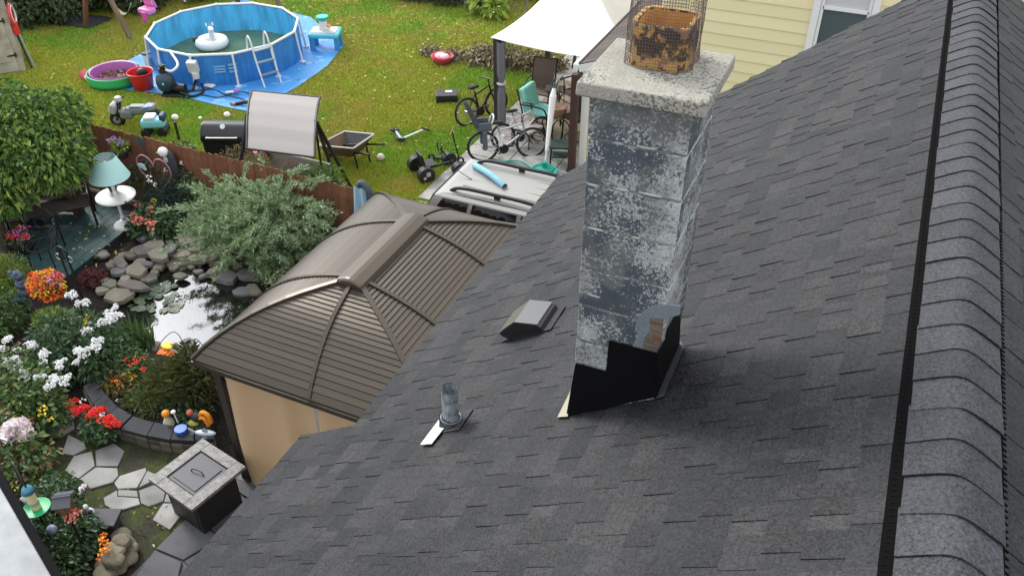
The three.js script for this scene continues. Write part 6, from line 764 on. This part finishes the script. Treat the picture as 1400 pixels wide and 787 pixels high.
// ---------------------------------------------------------------- flagstone path, slate-capped bed wall, slate terrace
{
  const Z = (l) => l.map(([x, y]) => [x / 3.994, 500 + y / 3.994]), st = thing('flagstone_path', 'broken pale grey flagstones laid in the mossy ground', 'flagstones'), tones = [[.36, .355, .335], [.39, .38, .36], [.33, .325, .31]].map((c) => mat(c, .9, { map: T.mottle, bumpMap: T.mottle, bumpScale: .004 }));
  const polys = [[[150, 300], [250, 240], [262, 300], [200, 365], [120, 350]], [[256, 240], [350, 215], [410, 280], [330, 330], [268, 300]], [[205, 368], [265, 306], [330, 336], [400, 300], [405, 340], [330, 385], [260, 392]], [[335, 478], [370, 375], [460, 420], [468, 452], [395, 488]], [[350, 575], [400, 492], [500, 465], [516, 545], [425, 616]], [[517, 463], [620, 420], [678, 465], [640, 548], [522, 548]], [[428, 620], [520, 553], [640, 558], [645, 600], [612, 635], [490, 672]], [[620, 640], [652, 600], [795, 555], [798, 575], [746, 666], [640, 672]], [[802, 572], [845, 590], [835, 625], [754, 666]], [[642, 676], [746, 681], [753, 716], [640, 709]], [[562, 720], [637, 678], [637, 713], [755, 722], [765, 755], [630, 797], [570, 760]], [[756, 680], [840, 650], [903, 685], [890, 738], [810, 768], [767, 750]], [[908, 690], [962, 720], [966, 743], [893, 743]], [[888, 750], [965, 750], [1000, 800], [925, 895], [830, 840]]];
  polys.forEach((p, i) => { const q = PX(Z(p), .03), cx = q.reduce((s, a) => s + a[0], 0) / q.length, cz = q.reduce((s, a) => s + a[1], 0) / q.length; part('flagstone', slabXZ(q.map(([x, z]) => [cx + (x - cx) * .985, cz + (z - cz) * .985]), .002, .034, .006), tones[i % 3], st); });
  // curved bed wall
  const w = thing('bed_wall', 'low curved dry-stone bed wall with charcoal slate caps', 'bed wall'), sl = [[.025, .027, .033], [.029, .031, .037], [.022, .024, .029]].map((c) => mat(c, .8, { map: T.mottle, bumpMap: T.mottle, bumpScale: .004 })), rk = [[.14, .125, .09], [.11, .1, .075], [.17, .15, .11]].map((c) => mat(c, .9, { map: T.mottle, bumpMap: T.mottle, bumpScale: .01 }));
  const outer = [[112, 528], [126, 552], [143, 572], [163, 586], [200, 596], [232, 602], [266, 604], [292, 600]].map((p) => G(p[0], p[1], .26)), inner = [[128, 516], [144, 538], [160, 556], [181, 568], [211, 577], [239, 583], [265, 584], [286, 580]].map((p) => G(p[0], p[1], .26));
  for (let i = 0; i + 1 < outer.length; i++) { const a = outer[i], b = outer[i + 1], c = inner[i + 1], d = inner[i], m = [a, b, c, d].reduce((s, p) => s.add(p.clone().multiplyScalar(.25)), V3()); part('cap', slabXZ([a, b, c, d].map((p) => [mix(m.x, p.x, .965), mix(m.z, p.z, .965)]), .2 + .012 * (i % 2), .26 + .008 * (i % 3), .006), sl[i % 3], w); for (let k = 0; k < 2; k++) for (let j = 0; j < 2; j++) { const f = (j + .5) / 2, p = a.clone().lerp(b, f), dir = b.clone().sub(a), e = d.clone().lerp(c, f); p.lerp(e, .3); part('wall_stone', rbox(dir.length() * .48, .09, .16, .02, 0, 0, 0), pick(rk), w).position.set(p.x, .05 + k * .097, p.z); w.children[w.children.length - 1].rotation.y = -Math.atan2(dir.z, dir.x) + rr(-.05, .05); } }
  struct('bed_soil', slabXZ([...inner.map((p) => [p.x, p.z]), ...PX([[300, 560], [290, 510], [255, 495], [200, 490], [150, 495]])], .002, .17), mat([.03, .024, .018], 1, { map: T.dirt, bumpMap: T.dirt, bumpScale: .03 }));
  // dark stepped slates behind the red flowers
  const s2 = thing('slate_steps', 'dark overlapping slate slabs stepping up behind the bed wall', 'slate steps'); for (const [q, y] of [[[[102, 500], [128, 492], [142, 518], [116, 530]], .1], [[[118, 526], [146, 514], [160, 540], [136, 552]], .14], [[[104, 478], [126, 474], [132, 490], [106, 498]], .2]]) part('slab', slabXZ(PX(q, y), y - .06, y, .008), pick(sl), s2);
  // charcoal terrace slabs beside the house
  const t = struct('terrace', slabXZ(PX([[180, 787], [256, 712], [345, 640], [420, 700], [330, 860], [120, 870]]), .0, .02), mat([.1, .1, .1], .9)), tm = [[.095, .095, .102], [.105, .105, .112], [.088, .089, .094]].map((c) => mat(c, .7, { map: T.mottle, bumpMap: T.mottle, bumpScale: .003 }));
  for (const q of [[[213, 750], [257, 706], [300, 735], [250, 765]], [[186, 786], [211, 752], [248, 768], [240, 800], [200, 820]], [[259, 704], [300, 660], [350, 690], [303, 733]], [[252, 767], [302, 737], [345, 775], [290, 810]], [[150, 830], [184, 789], [198, 822], [190, 850]], [[302, 658], [340, 628], [375, 660], [352, 688]]]) part('slab', slabXZ(PX(q, .05), .021, .055, .006), pick(tm), t);
}
{ // square fire table
  const c = [[208, 655], [279, 602], [331, 640], [260, 697]].map((p) => G(p[0], p[1], .66)), m = c.reduce((s, p) => s.add(p.clone().multiplyScalar(.25)), V3()), f = thing('fire_table', 'square fire pit table with mottled stone top and lidded metal centre', 'fire table', [m.x, 0, m.z], -.19), tile = tex(256, .5, (u, v) => { const a = N1.fbm(u, v, 9, 4), b = N2.fbm(u, v, 30, 3); const g = .15 + (a - .5) * .17 + (b - .5) * .2; return [g, g * .95, g * .89]; });
  const tm = mat([1, 1, 1], .55, { map: tile }), R = .395, I = .25; const rim = part('top', [[-1, 0], [1, 0]].map(([s]) => rbox(R - I, .045, 2 * R, .006, s * (R + I) / 2, .66, 0)).concat([-1, 1].map((s) => rbox(2 * I - .002, .044, R - I, .006, 0, .66, s * (R + I) / 2))), tm, f);
  part('lid', [rbox(2 * I - .02, .02, 2 * I - .02, .005, 0, .655, 0), rbox(2 * I - .1, .012, 2 * I - .1, .004, 0, .669, 0)], mat([.065, .065, .073], .55, { metalness: .4 }), f); part('lid_handle', tube([[-.09, .675, .02], [-.07, .71, .015], [.0, .715, -.01], [.07, .71, -.015], [.09, .675, -.02]], .007, 6, 20), mat([.01, .01, .01], .5), f); part('body', rbox(.58, .6, .58, .01, 0, .325, 0), mat([.012, .011, .011], .5), f); for (const s of [-1, 1]) part('side_panel', rbox(.46, .46, .012, .004, 0, .33, s * .292), mat([.016, .015, .015], .5), f); part('sticker', box(.07, .03, .004, .12, .55, .2935), mat([.7, .45, .05], .5), f);
}
{ // white cabinet top in the corner
  const p = [[-4, 660], [72, 792], [30, 860], [-120, 760]].map((q) => G(q[0], q[1], 1.0)), b = thing('spa_cover', 'smooth white flat lid with black rim in the garden corner', 'spa cover'); const q = p.map((v) => [v.x, v.z]), cx = q.reduce((s, v) => s + v[0], 0) / 4, cz = q.reduce((s, v) => s + v[1], 0) / 4, sc = (k) => q.map(([x, z]) => [mix(cx, x, k), mix(cz, z, k)]); part('lid', slabXZ(sc(1.0), .95, 1.0, .012), mat([.29, .315, .33], .5, { map: T.mottle }), b); part('rim', slabXZ(sc(1.26), .8, .985, .01), mat([.008, .008, .009], .8, { specularIntensity: .1 }), b); part('cabinet', slabXZ(sc(1.2), .0, .8), mat([.02, .02, .021], .6), b);
}
// ---------------------------------------------------------------- beds of flowers
const Gh = (px, py, h) => { const q = G(px, py, h); return q; };
function heads(parent, list, kind, h, r, n = 26, sub = 5) { for (const [x, y, k = 1] of list) { const q = G(x, y, h).sub(parent.position), g = []; for (let i = 0; i < sub; i++) bloom(parent, q.x + rr(-1, 1) * r * .9 * k, h + rr(-.4, .5) * r, q.z + rr(-1, 1) * r * .9 * k, r * .75 * k, kind, n); } }
{
  const p = plant('white_phlox', 'tall white phlox with round flower heads beside the pond', G(140, 492), [[-.1, .5, .1, .4], [-.45, .45, .2, .4], [.3, .4, .1, .4], [-.2, .35, .55, .4], [.45, .3, .3, .35]], 4200, .1, .045, GR.dark, { cat: 'flower plant', stems: 24 });
  heads(p, [[98, 404, .9], [118, 416, .9], [158, 418, .7], [150, 428], [158, 434, 1.1], [148, 438], [136, 443, .8], [118, 452, .8], [133, 470, 1.1], [126, 476], [110, 482], [106, 478, .7], [107, 415, .6]], 'white', .75, .068, 30, 6);
  const q = plant('white_rose', 'sprawling rose bush thick with white flower clusters in the near bed', G(50, 560), [[-.3, .55, 0, .42], [.2, .5, .1, .42], [-.1, .4, .5, .4], [.5, .35, .2, .35], [-.6, .5, .3, .4]], 3800, .085, .05, [...GR.mid, [.14, .2, .06]], { cat: 'rose', stems: 24 });
  heads(q, [[10, 463, .9], [4, 475, .8], [22, 480, .7], [40, 473, .9], [45, 472, .7], [25, 490], [20, 500, .9], [10, 497, .8], [62, 485, .9], [55, 483, .8], [60, 495, .8], [82, 495, .8], [83, 502, .7], [30, 508, .7], [55, 515, .9], [72, 520, 1.1], [68, 527, .9], [92, 515, .8], [88, 524, .7], [103, 497, .6], [35, 513, .7]], 'white', .7, .064, 30, 6);
  heads(q, [[24, 470, .6], [48, 508, .7], [28, 478, .5], [5, 520, .6]], 'coral', .7, .04, 14, 3);
  const bl = plant('pink_rose', 'thorny rose with one large pale pink bloom in the near bed', G(45, 655), [[-.3, .5, 0, .35], [.1, .45, 0, .35], [-.1, .4, .4, .35], [.25, .3, .2, .3]], 1900, .085, .055, [...GR.mid, [.16, .2, .05], [.2, .1, .06]], { cat: 'rose', stems: 30 });
  bloomsPx(bl, [[21, 591, 1.25], [22, 592, 1.1], [20, 590, 1.2]], 'blush', .72, .15, 60); bloomsPx(bl, [[12, 590, .6], [112, 669, .7], [114, 664, .5], [30, 634, .5], [40, 640, .45]], 'blush', .5, .07, 16); heads(bl, [[38, 578, .8], [42, 572, .6], [86, 590, .6], [1, 590, .7]], 'rust', .55, .045, 14, 3); bloomsPx(bl, [[58, 558, 1], [56, 568, .8], [68, 574, .7], [12, 575, .6], [18, 668, .7]], 'yellow', .7, .06, 14);
  plant('stem_thicket', 'reddish leafy rose stems crowding the flower bed edge', G(20, 590), [[-.2, .4, 0, .4], [.2, .35, .2, .35], [-.4, .35, .4, .4], [.1, .3, -.4, .35]], 3400, .08, .05, [[.14, .22, .05], [.2, .24, .07], [.22, .1, .07], [.1, .17, .045]], { cat: 'plant', stems: 20 });
  plant('lime_shrub', 'golden-green feathery shrub between white flowers', G(85, 470), [[0, .3, 0, .28], [.1, .45, -.05, .2], [-.12, .42, .0, .2]], 3000, .08, .016, GR.lime, { cat: 'shrub', up: 1.1 });
  plant('lime_conifer', 'bright lime conifer at the deck corner', G(22, 392), [[0, .3, 0, .32], [-.25, .35, .1, .3], [.2, .25, .1, .25]], 3000, .07, .018, GR.lime, { cat: 'shrub', up: .8 });
  plant('fern_clump', 'dark green ferny plant at the garden edge', G(10, 450), [[0, .35, 0, .4], [-.3, .4, .2, .4], [.1, .3, .35, .3]], 2600, .1, .035, GR.mid, { cat: 'plant' });
  plant('mint_patch', 'low bright green leafy mound below the white phlox', G(165, 500), [[0, .25, 0, .32], [.25, .22, .1, .28], [-.15, .22, .2, .28]], 2600, .07, .045, [[.06, .13, .03], [.09, .18, .04], [.045, .1, .025]], { cat: 'plant' });
  const rd = plant('red_daisies', 'bushy plant with small red daisy flowers near the gazebo', G(188, 520), [[0, .28, 0, .25], [.18, .25, .05, .22], [-.15, .25, .05, .2]], 1300, .07, .035, GR.mid, { cat: 'flower plant' }); bloomsPx(rd, [[172, 493], [184, 491], [183, 498], [194, 490], [195, 505], [187, 495, .8], [176, 500, .7]], 'red', .5, .045, 16);
  const ir = thing('iris_leaves', 'upright blade-like leaves at the pond margin', 'plant', G(192, 476)); leafPart('foliage', leaves(160, () => [V3(rr(-.25, .25), .02, rr(-.12, .12)), V3(rr(-.3, .3), 1.6, rr(-.3, .3))], .5, .035, [[.09, .17, .05], [.14, .22, .08], [.06, .12, .04]], { spread: .25, droop: .1 }), ir);
  plant('reed_grass', 'tall olive grassy clump beside the gazebo post', G(262, 552), [[0, .4, 0, .35], [.25, .45, -.05, .3], [-.25, .35, .05, .3], [.1, .7, -.1, .25]], 3600, .2, .014, GR.olive, { cat: 'grass clump', up: 1.0, droop: .4 });
  plant('lance_plant', 'lance-leaved green plant on top of the bed wall', G(205, 566), [[0, .2, 0, .22], [.18, .18, .02, .18], [-.15, .16, .05, .18]], 700, .15, .03, [[.06, .1, .03], [.1, .14, .04], [.16, .17, .05]], { cat: 'plant', up: .5 });
  plant('shade_foliage', 'dark mixed foliage filling the bed behind the wall', G(245, 572), [[0, .15, 0, .25], [.3, .15, .0, .25], [-.3, .15, -.1, .25], [-.6, .15, -.2, .25]], 2600, .07, .04, GR.dark, { cat: 'plant' });
  const of = plant('orange_daylily', 'coppery plant with orange blooms and yellow leaves in the wall bed', G(168, 540), [[0, .2, 0, .2], [.15, .22, 0, .16]], 500, .11, .035, [[.1, .05, .03], [.14, .1, .03], [.25, .22, .04]], { cat: 'flower plant' }); bloomsPx(of, [[156, 521, 1], [160, 523, .8]], 'orange', .35, .055, 16); bloomsPx(of, [[174, 512, .8], [183, 516, .9]], 'yellow', .35, .05, 12); bloomsPx(of, [[157, 533, .6], [160, 547, .5], [230, 537, .8], [213, 528, .8]], 'white', .2, .05, 14);
  plant('under_bed', 'dark green leafy undergrowth beside the white lid', G(75, 765), [[0, .25, 0, .3], [.25, .2, .1, .3], [-.15, .3, -.3, .3], [.2, .2, -.3, .25], [-.4, .3, -.55, .3]], 3800, .075, .045, [...GR.dark, [.06, .1, .04]], { cat: 'plant' });
  plant('sorrel_patch', 'bright clover-like leaves around the bird feeder foot', G(100, 722), [[0, .12, 0, .22, .7], [.2, .1, .15, .18, .7]], 700, .06, .05, [[.08, .15, .04], [.05, .1, .03]], { cat: 'plant' });
  // red geraniums in a pot on the flagstones
  const gp = thing('geranium_pot', 'stone pot of scarlet and orange begonias on the flagstone path', 'potted flowers', G(138, 600)); part('pot', lathe([[.001, 0], [.1, 0], [.14, .15], [.15, .16], [.12, .15], [.001, .13]], 0, 0, 0, 20), mat([.06, .05, .045], .9, { map: T.mottle }), gp); leafPart('foliage', leaves(700, clumps([[0, .22, 0, .2, .7], [.14, .2, .0, .15, .7], [-.14, .22, -.05, .15, .7]], .2), .08, .055, GR.dark), gp); heads(gp, [[100, 553], [105, 562, .8], [118, 556], [128, 566, 1.2], [134, 562], [145, 574], [152, 578, .8], [159, 580, .7]], 'red', .32, .07, 26, 6); heads(gp, [[118, 582, .8], [122, 586, .6]], 'orange', .22, .06, 18, 4); bloomsPx(gp, [[113, 548, .9], [139, 566, .8]], 'white', .36, .05, 16);
  // ball of orange blooms on a post
  const ob = thing('bloom_ball', 'big round ball of orange and pink blooms on a post', 'flower ball', G(78, 440)), oc = G(62, 391, .62).sub(ob.position), Rb = .23; part('post', rod([0, 0, 0], [oc.x, .5, oc.z], .02), mat([.05, .04, .03], .8), ob); part('core', sph(Rb * .85, oc.x, .62, oc.z), mat([.05, .09, .03], .9), ob); for (let i = 0; i < 95; i++) { const y = 1 - 1.75 * (i + .5) / 95, r = Math.sqrt(Math.max(0, 1 - y * y)), a = i * 2.4; const rj = Rb * rr(.78, 1.14), b = bloom(ob, oc.x + Math.cos(a) * r * rj, .62 + y * rj, oc.z + Math.sin(a) * r * rj, rr(.045, .07), (Math.cos(a) > .2 && y > .1 && Math.sin(a) < .4 && i % 2) ? 'pink' : i % 5 === 0 ? 'yellow' : i % 3 === 0 ? 'red' : 'orange', 18); }
  const ys = thing('torch_lily', 'golden orange flower spike among the white phlox', 'flower plant', G(128, 470)); part('stem', rod([0, 0, 0], [-.06, .5, -.04], .012), stemM, ys); { const q2 = G(117, 440, .6).sub(ys.position); for (let i = 0; i < 16; i++) bloom(ys, q2.x + rr(-.04, .06) + i * .006, .68 - i * .02, q2.z + rr(-.05, .05) + i * .008, .055, 'yellow', 14); bloomsPx(ys, [[127, 452, .8], [129, 449, .7]], 'coral', .5, .05, 12); }
  const tl = thing('orange_spike', 'orange flower spike in the dark leaves by the stone stack', 'flower plant', G(146, 768)); part('stem', rod([0, 0, 0], [0, .3, 0], .01), stemM, tl); { for (const [x, y] of [[140, 733], [141, 738], [142, 743], [143, 748], [138, 756], [137, 762], [144, 752]]) { const q3 = G(x, y, .35).sub(tl.position); bloom(tl, q3.x, .35, q3.z, .05, 'orange', 16); } }
}
// ---------------------------------------------------------------- garden ornaments
{
  const bg = mat([.1, .15, .22], .7, { map: T.mottle });
  const b = thing('stacked_figure', 'blue-grey stacked frog figurines standing by the lime conifer', 'figurine', G(40, 428)); { const c = (px, py, h) => G(px, py, h).sub(b.position); const a1 = c(22, 376, .72), a2 = c(29, 388, .55), a3 = c(32, 400, .4); part('upper_figure', [sph(.09, a1.x, .72, a1.z, 1.2, .85, 1), sph(.035, a1.x + .05, .79, a1.z + .05), sph(.035, a1.x - .05, .79, a1.z + .05)], bg, b); part('middle_figure', [sph(.095, a2.x, .55, a2.z, 1.15, .9, 1), sph(.035, a2.x + .06, .62, a2.z + .04)], bg, b); part('lower_figure', sph(.1, a3.x, .4, a3.z, 1.1, .9, 1), bg, b); part('post', rod([0, 0, 0], [a3.x, .36, a3.z], .03), mat([.05, .06, .07], .8), b); }
  const l = thing('house_lantern', 'small grey house-shaped lantern with bright blue roof', 'lantern', G(38, 428), .5); part('box', rbox(.17, .17, .15, .01, 0, .2, 0), mat([.22, .22, .2], .8, { map: T.mottle }), l); part('roof', [rbox(.2, .02, .13, .004, 0, .32, .045, .6), rbox(.2, .02, .13, .004, 0, .32, -.045, -.6)], mat([.04, .17, .5], .5), l); part('post', rod([0, 0, 0], [0, .12, 0], .025), ironM, l); part('opening', cyl(.05, .05, .01, .0, .2, .077, Math.PI / 2), mat([.01, .01, .012], .7), l);
  const hook = (px, py, tx, ty, label, s = 1) => { const f = G(px, py), h = H2(f, tx, ty), k = thing('shepherd_hook', label, 'hook', f); part('shaft', rod([0, 0, 0], [0, h, 0], .017), ironM, k); part('crook', tube([[0, h - .02, 0], [s * .02, h + .08, 0], [s * .1, h + .12, 0], [s * .17, h + .06, 0], [s * .15, h - .02, 0]], .013, 7, 24), ironM, k); part('scroll', torus(.05, .009, -s * .05, h - .08, 0), mat([.3, .31, .32], .35, { metalness: .6 }), k); return k; };
  hook(118, 444, 79, 346, 'black shepherd hook with curled head before the teal deck'); hook(124, 438, 92, 347, 'black double-scrolled hook beside the orange bloom ball', -1); hook(92, 345, 70, 300, 'thin dark hook standing at the bench end');
  const bt = thing('butterfly_stake', 'orange and yellow butterfly ornament on a wire by the pond', 'ornament', G(236, 505)); { const c = G(230, 480, .45).sub(bt.position); part('wing', [...Array(8)].map((_, i) => sph(.04, c.x - .14 + i * .045, .45 - .012 * Math.abs(i - 3), c.z + .03, .55, .5, 1.7)), mat([.85, .17, .01], .5), bt); part('forewing', sph(.09, c.x - .05, .5, c.z - .05, 1.2, .3, .8), mat([.85, .55, .02], .5), bt); part('wire', tube([[0, 0, 0], [c.x * .5, .25, c.z * .5], [c.x, .44, c.z]], .006, 5, 14), ironM, bt); }
  const ac = thing('wire_arch', 'thin black wire hoops at the pond edge', 'wire hoops', G(240, 500)); for (const [a, c] of [[-.35, .1], [.05, .5]]) part('hoop', tube([[a, 0, .1], [a + .08, .3, -.1], [(a + c) / 2, .42, -.25], [c - .05, .3, -.2], [c, 0, -.1]], .006, 5, 26), ironM, ac);
  const gn = thing('gnome_figure', 'little garden figure with round orange head and pale skirt', 'figurine', G(231, 580, .2).setY(.2)); part('head', sph(.055, 0, .2, 0), mat([.8, .28, .02], .5), gn); part('body', lathe([[.075, 0], [.07, .05], [.035, .13], [.02, .15]], 0, 0, 0, 16), mat([.5, .5, .38], .7), gn);
  const sp = solo('garden_spoon', (() => { const a = G(237, 565, .4), c = G(243, 578, .26); return [rod([a.x, .42, a.z], [c.x, .27, c.z], .008), sph(.035, a.x, .43, a.z, 1, .6, 1)]; })(), mat([.75, .75, .75], .4), 'white spoon-shaped stake leaning over the bed wall', 'stake');
  const bd = solo('blue_dish', (() => { const c = G(247, 588, .3); return [cyl(.075, .08, .06, c.x, .305, c.z, 0, 0, 0, 24)]; })(), mat([.03, .13, .5], .45), 'round bright blue dish on a slate wall cap', 'dish');
  const fs = thing('fish_ornament', 'silver-grey fish ornament at the end of the bed wall', 'ornament', (() => { const c = G(281, 594, .32); return [c.x, .3, c.z]; })(), .3); part('body', sph(.07, 0, .05, 0, 2.1, .5, .8), mat([.42, .48, .52], .4, { metalness: .4, map: T.mottle }), fs); part('tail_fin', plateXY([[-.12, .05], [-.22, .11], [-.19, .05], [-.22, -.01]], .012), mat([.5, .55, .58], .4, { metalness: .4 }), fs); part('back_fin', plateXY([[-.06, .07], [.0, .14], [.06, .07]], .01), mat([.36, .42, .46], .4), fs); part('side_fin', plateXY([[-.01, .04], [-.07, -.04], [.04, .02]], .01).translate(0, 0, .05), mat([.36, .42, .46], .4), fs);
  const rs = thing('rooster_ornament', 'orange-tailed dark rooster ornament beside the gazebo post', 'ornament', G(272, 580, .2).setY(.2), .2); part('body', sph(.08, 0, .14, 0, 1.1, 1, .8), mat([.04, .03, .035], .6), rs); part('tail', [tube([[.05, .16, 0], [.12, .27, .02], [.2, .24, .03], [.22, .12, .04]], .03, 7, 16), tube([[.05, .14, .02], [.14, .2, .05], [.19, .08, .06]], .028, 7, 14)], mat([.8, .28, .01], .6), rs); part('head', sph(.045, -.09, .2, 0), mat([.65, .12, .08], .6), rs); part('skirt', sph(.07, -.05, .05, .04, 1.1, .7, .8), mat([.4, .42, .08], .7), rs); part('base', cyl(.07, .07, .03, 0, .01, 0), mat([.06, .06, .06], .8), rs);
  // bird feeders near the white lid
  const fp = G(72, 742), fd = thing('tube_feeder', 'clear tube bird feeder with green tray and blue cap', 'bird feeder', fp); { const a = G(40, 676, 1.15).sub(fp), c = G(65, 712, .92).sub(fp); const A = V3(a.x, 1.2, a.z), C = V3(a.x + .02, .88, a.z + .02); part('cap', lathe([[.001, .08], [.05, .06], [.075, .0], [.001, .0]], A.x, 1.2, A.z, 18), mat([.05, .2, .28], .4), fd); part('tube', cyl(.05, .05, .26, A.x, 1.06, A.z, 0, 0, 0, 16), mat([.62, .55, .3], .25), fd); part('band', cyl(.053, .053, .05, A.x, 1.02, A.z, 0, 0, 0, 16), mat([.3, .32, .3], .3), fd); part('tray', lathe([[.001, .9], [.11, .9], [.15, .93], [.14, .94], [.1, .92], [.001, .925]], A.x, 0, A.z, 24), mat([.02, .35, .12], .4), fd); part('hanger', tube([[0, 0, 0], [0, .9, 0], [0, 1.4, 0], [a.x * .5, 1.52, a.z * .5], [A.x, 1.4, A.z], [A.x, 1.27, A.z]], .012, 6, 40), ironM, fd); }
  const gl = G(70, 724, .5); solo('glass_ball', sph(.06, gl.x, .5, gl.z), mat([.25, .3, .42], .12), 'pale blue glass ball hanging below the bird feeder', 'ornament'); part('wire', rod([gl.x, .55, gl.z], [gl.x, .88, gl.z], .004), ironM, scene.children[scene.children.length - 1]);
  const bh = thing('bird_house', 'grey-roofed wooden bird house on a dark pole in the flower bed', 'bird house', G(122, 765)); { const c = G(87, 690, .95).sub(bh.position); part('box', rbox(.15, .16, .14, .008, c.x, .93, c.z), mat([.2, .1, .05], .8, { map: T.wood }), bh); part('roof', [rbox(.2, .018, .16, .004, c.x + .03, 1.05, c.z + .03, .5, .6), rbox(.2, .018, .16, .004, c.x - .03, 1.05, c.z - .05, -.5, .6)], mat([.06, .06, .075], .6), bh); part('pole', rod([0, 0, 0], [c.x, .85, c.z], .018), ironM, bh); const q = G(96, 704, .85).sub(bh.position); for (let i = 0; i < 7; i++) bloom(bh, q.x + rr(-.07, .07), .85 + rr(-.04, .05), q.z + rr(-.06, .06), .05, 'coral', 16); }
  const sb = thing('slate_block', 'flat dark slate block on a stone base with a spotted ornament', 'slate block', G(146, 722), .4); part('base', rbox(.3, .16, .2, .03, 0, .08, 0), mat([.08, .08, .085], .85, { map: T.mottle }), sb); part('slab', rbox(.38, .05, .26, .01, 0, .19, 0), mat([.05, .05, .062], .65, { map: T.mottle }), sb);
  const dg = thing('spotted_figure', 'small black and white spotted figurine on the slate block', 'figurine', G(124, 702, .24).setY(.2)); part('body', sph(.05, 0, .08, 0, 1.2, 1, .9), mat([.6, .62, .62], .5), dg); part('patch', [sph(.03, .03, .11, .02), sph(.025, -.03, .06, .03)], mat([.02, .03, .05], .5), dg); part('head', sph(.035, -.04, .15, .01), mat([.65, .66, .66], .5), dg);
  const rk = thing('stone_stack', 'rounded tan stones stacked in a short rough wall', 'stone stack'); for (const [x, y, h, r] of [[158, 766, .0, .13], [166, 756, .02, .13], [172, 746, .03, .12], [150, 778, .0, .14], [163, 778, .0, .12], [174, 766, .0, .12], [168, 736, .04, .1], [160, 754, .14, .11], [168, 744, .16, .1], [156, 768, .13, .11], [178, 752, .02, .11], [146, 792, .0, .13]]) { const c = G(x, y, h); part('stone', rock(r, rr(1, 1.35), rr(.5, .75), rr(.75, 1)).translate(c.x, h + r * .55, c.z), mat(pick([[.22, .19, .13], [.25, .22, .16], [.19, .165, .12]]), .9, { map: T.mottle, bumpMap: T.mottle, bumpScale: .01 }), rk); }
  const hr = solo('horse_sign', (() => { const c = G(28, 690, .9); return [plateXY([[0, 0], [.05, .1], [.02, .2], [.07, .24], [.1, .18], [.16, .2], [.14, .05], [.2, -.04], [.12, .02], [.07, -.05]], .01).rotateY(.6).translate(c.x, .8, c.z), rod([c.x, 0, c.z], [c.x + .03, .85, c.z], .008)]; })(), mat([.7, .72, .74], .5), 'white cut-out ornament on a stake beside the black rim', 'ornament');
}
{ // small litter on the moss
  const g = thing('moss_leaves', 'yellow and brown leaves scattered on the moss by the terrace', 'leaves'); leafPart('leaf_litter', leaves(90, () => { const q = G(rr(90, 260), rr(650, 750), .03); return [q, V3(0, .1, 0)]; }, .05, .03, [[.45, .38, .08], [.3, .2, .1], [.5, .45, .3]], { spread: 1 }), g, PETAL).userData = { kind: 'stuff' }; g.userData.kind = 'stuff';
  const d = thing('deck_leaves', 'yellow leaves fallen on the teal deck and soil', 'leaves'); leafPart('leaf_litter', leaves(60, () => { const q = G(rr(95, 205), rr(305, 385), .15); return [q, V3(0, .1, 0)]; }, .07, .045, [[.5, .45, .06], [.42, .4, .08], [.3, .3, .08]], { spread: 1 }), d, PETAL).userData = { kind: 'stuff' }; d.userData.kind = 'stuff';
}
renderer.render(scene, camera);
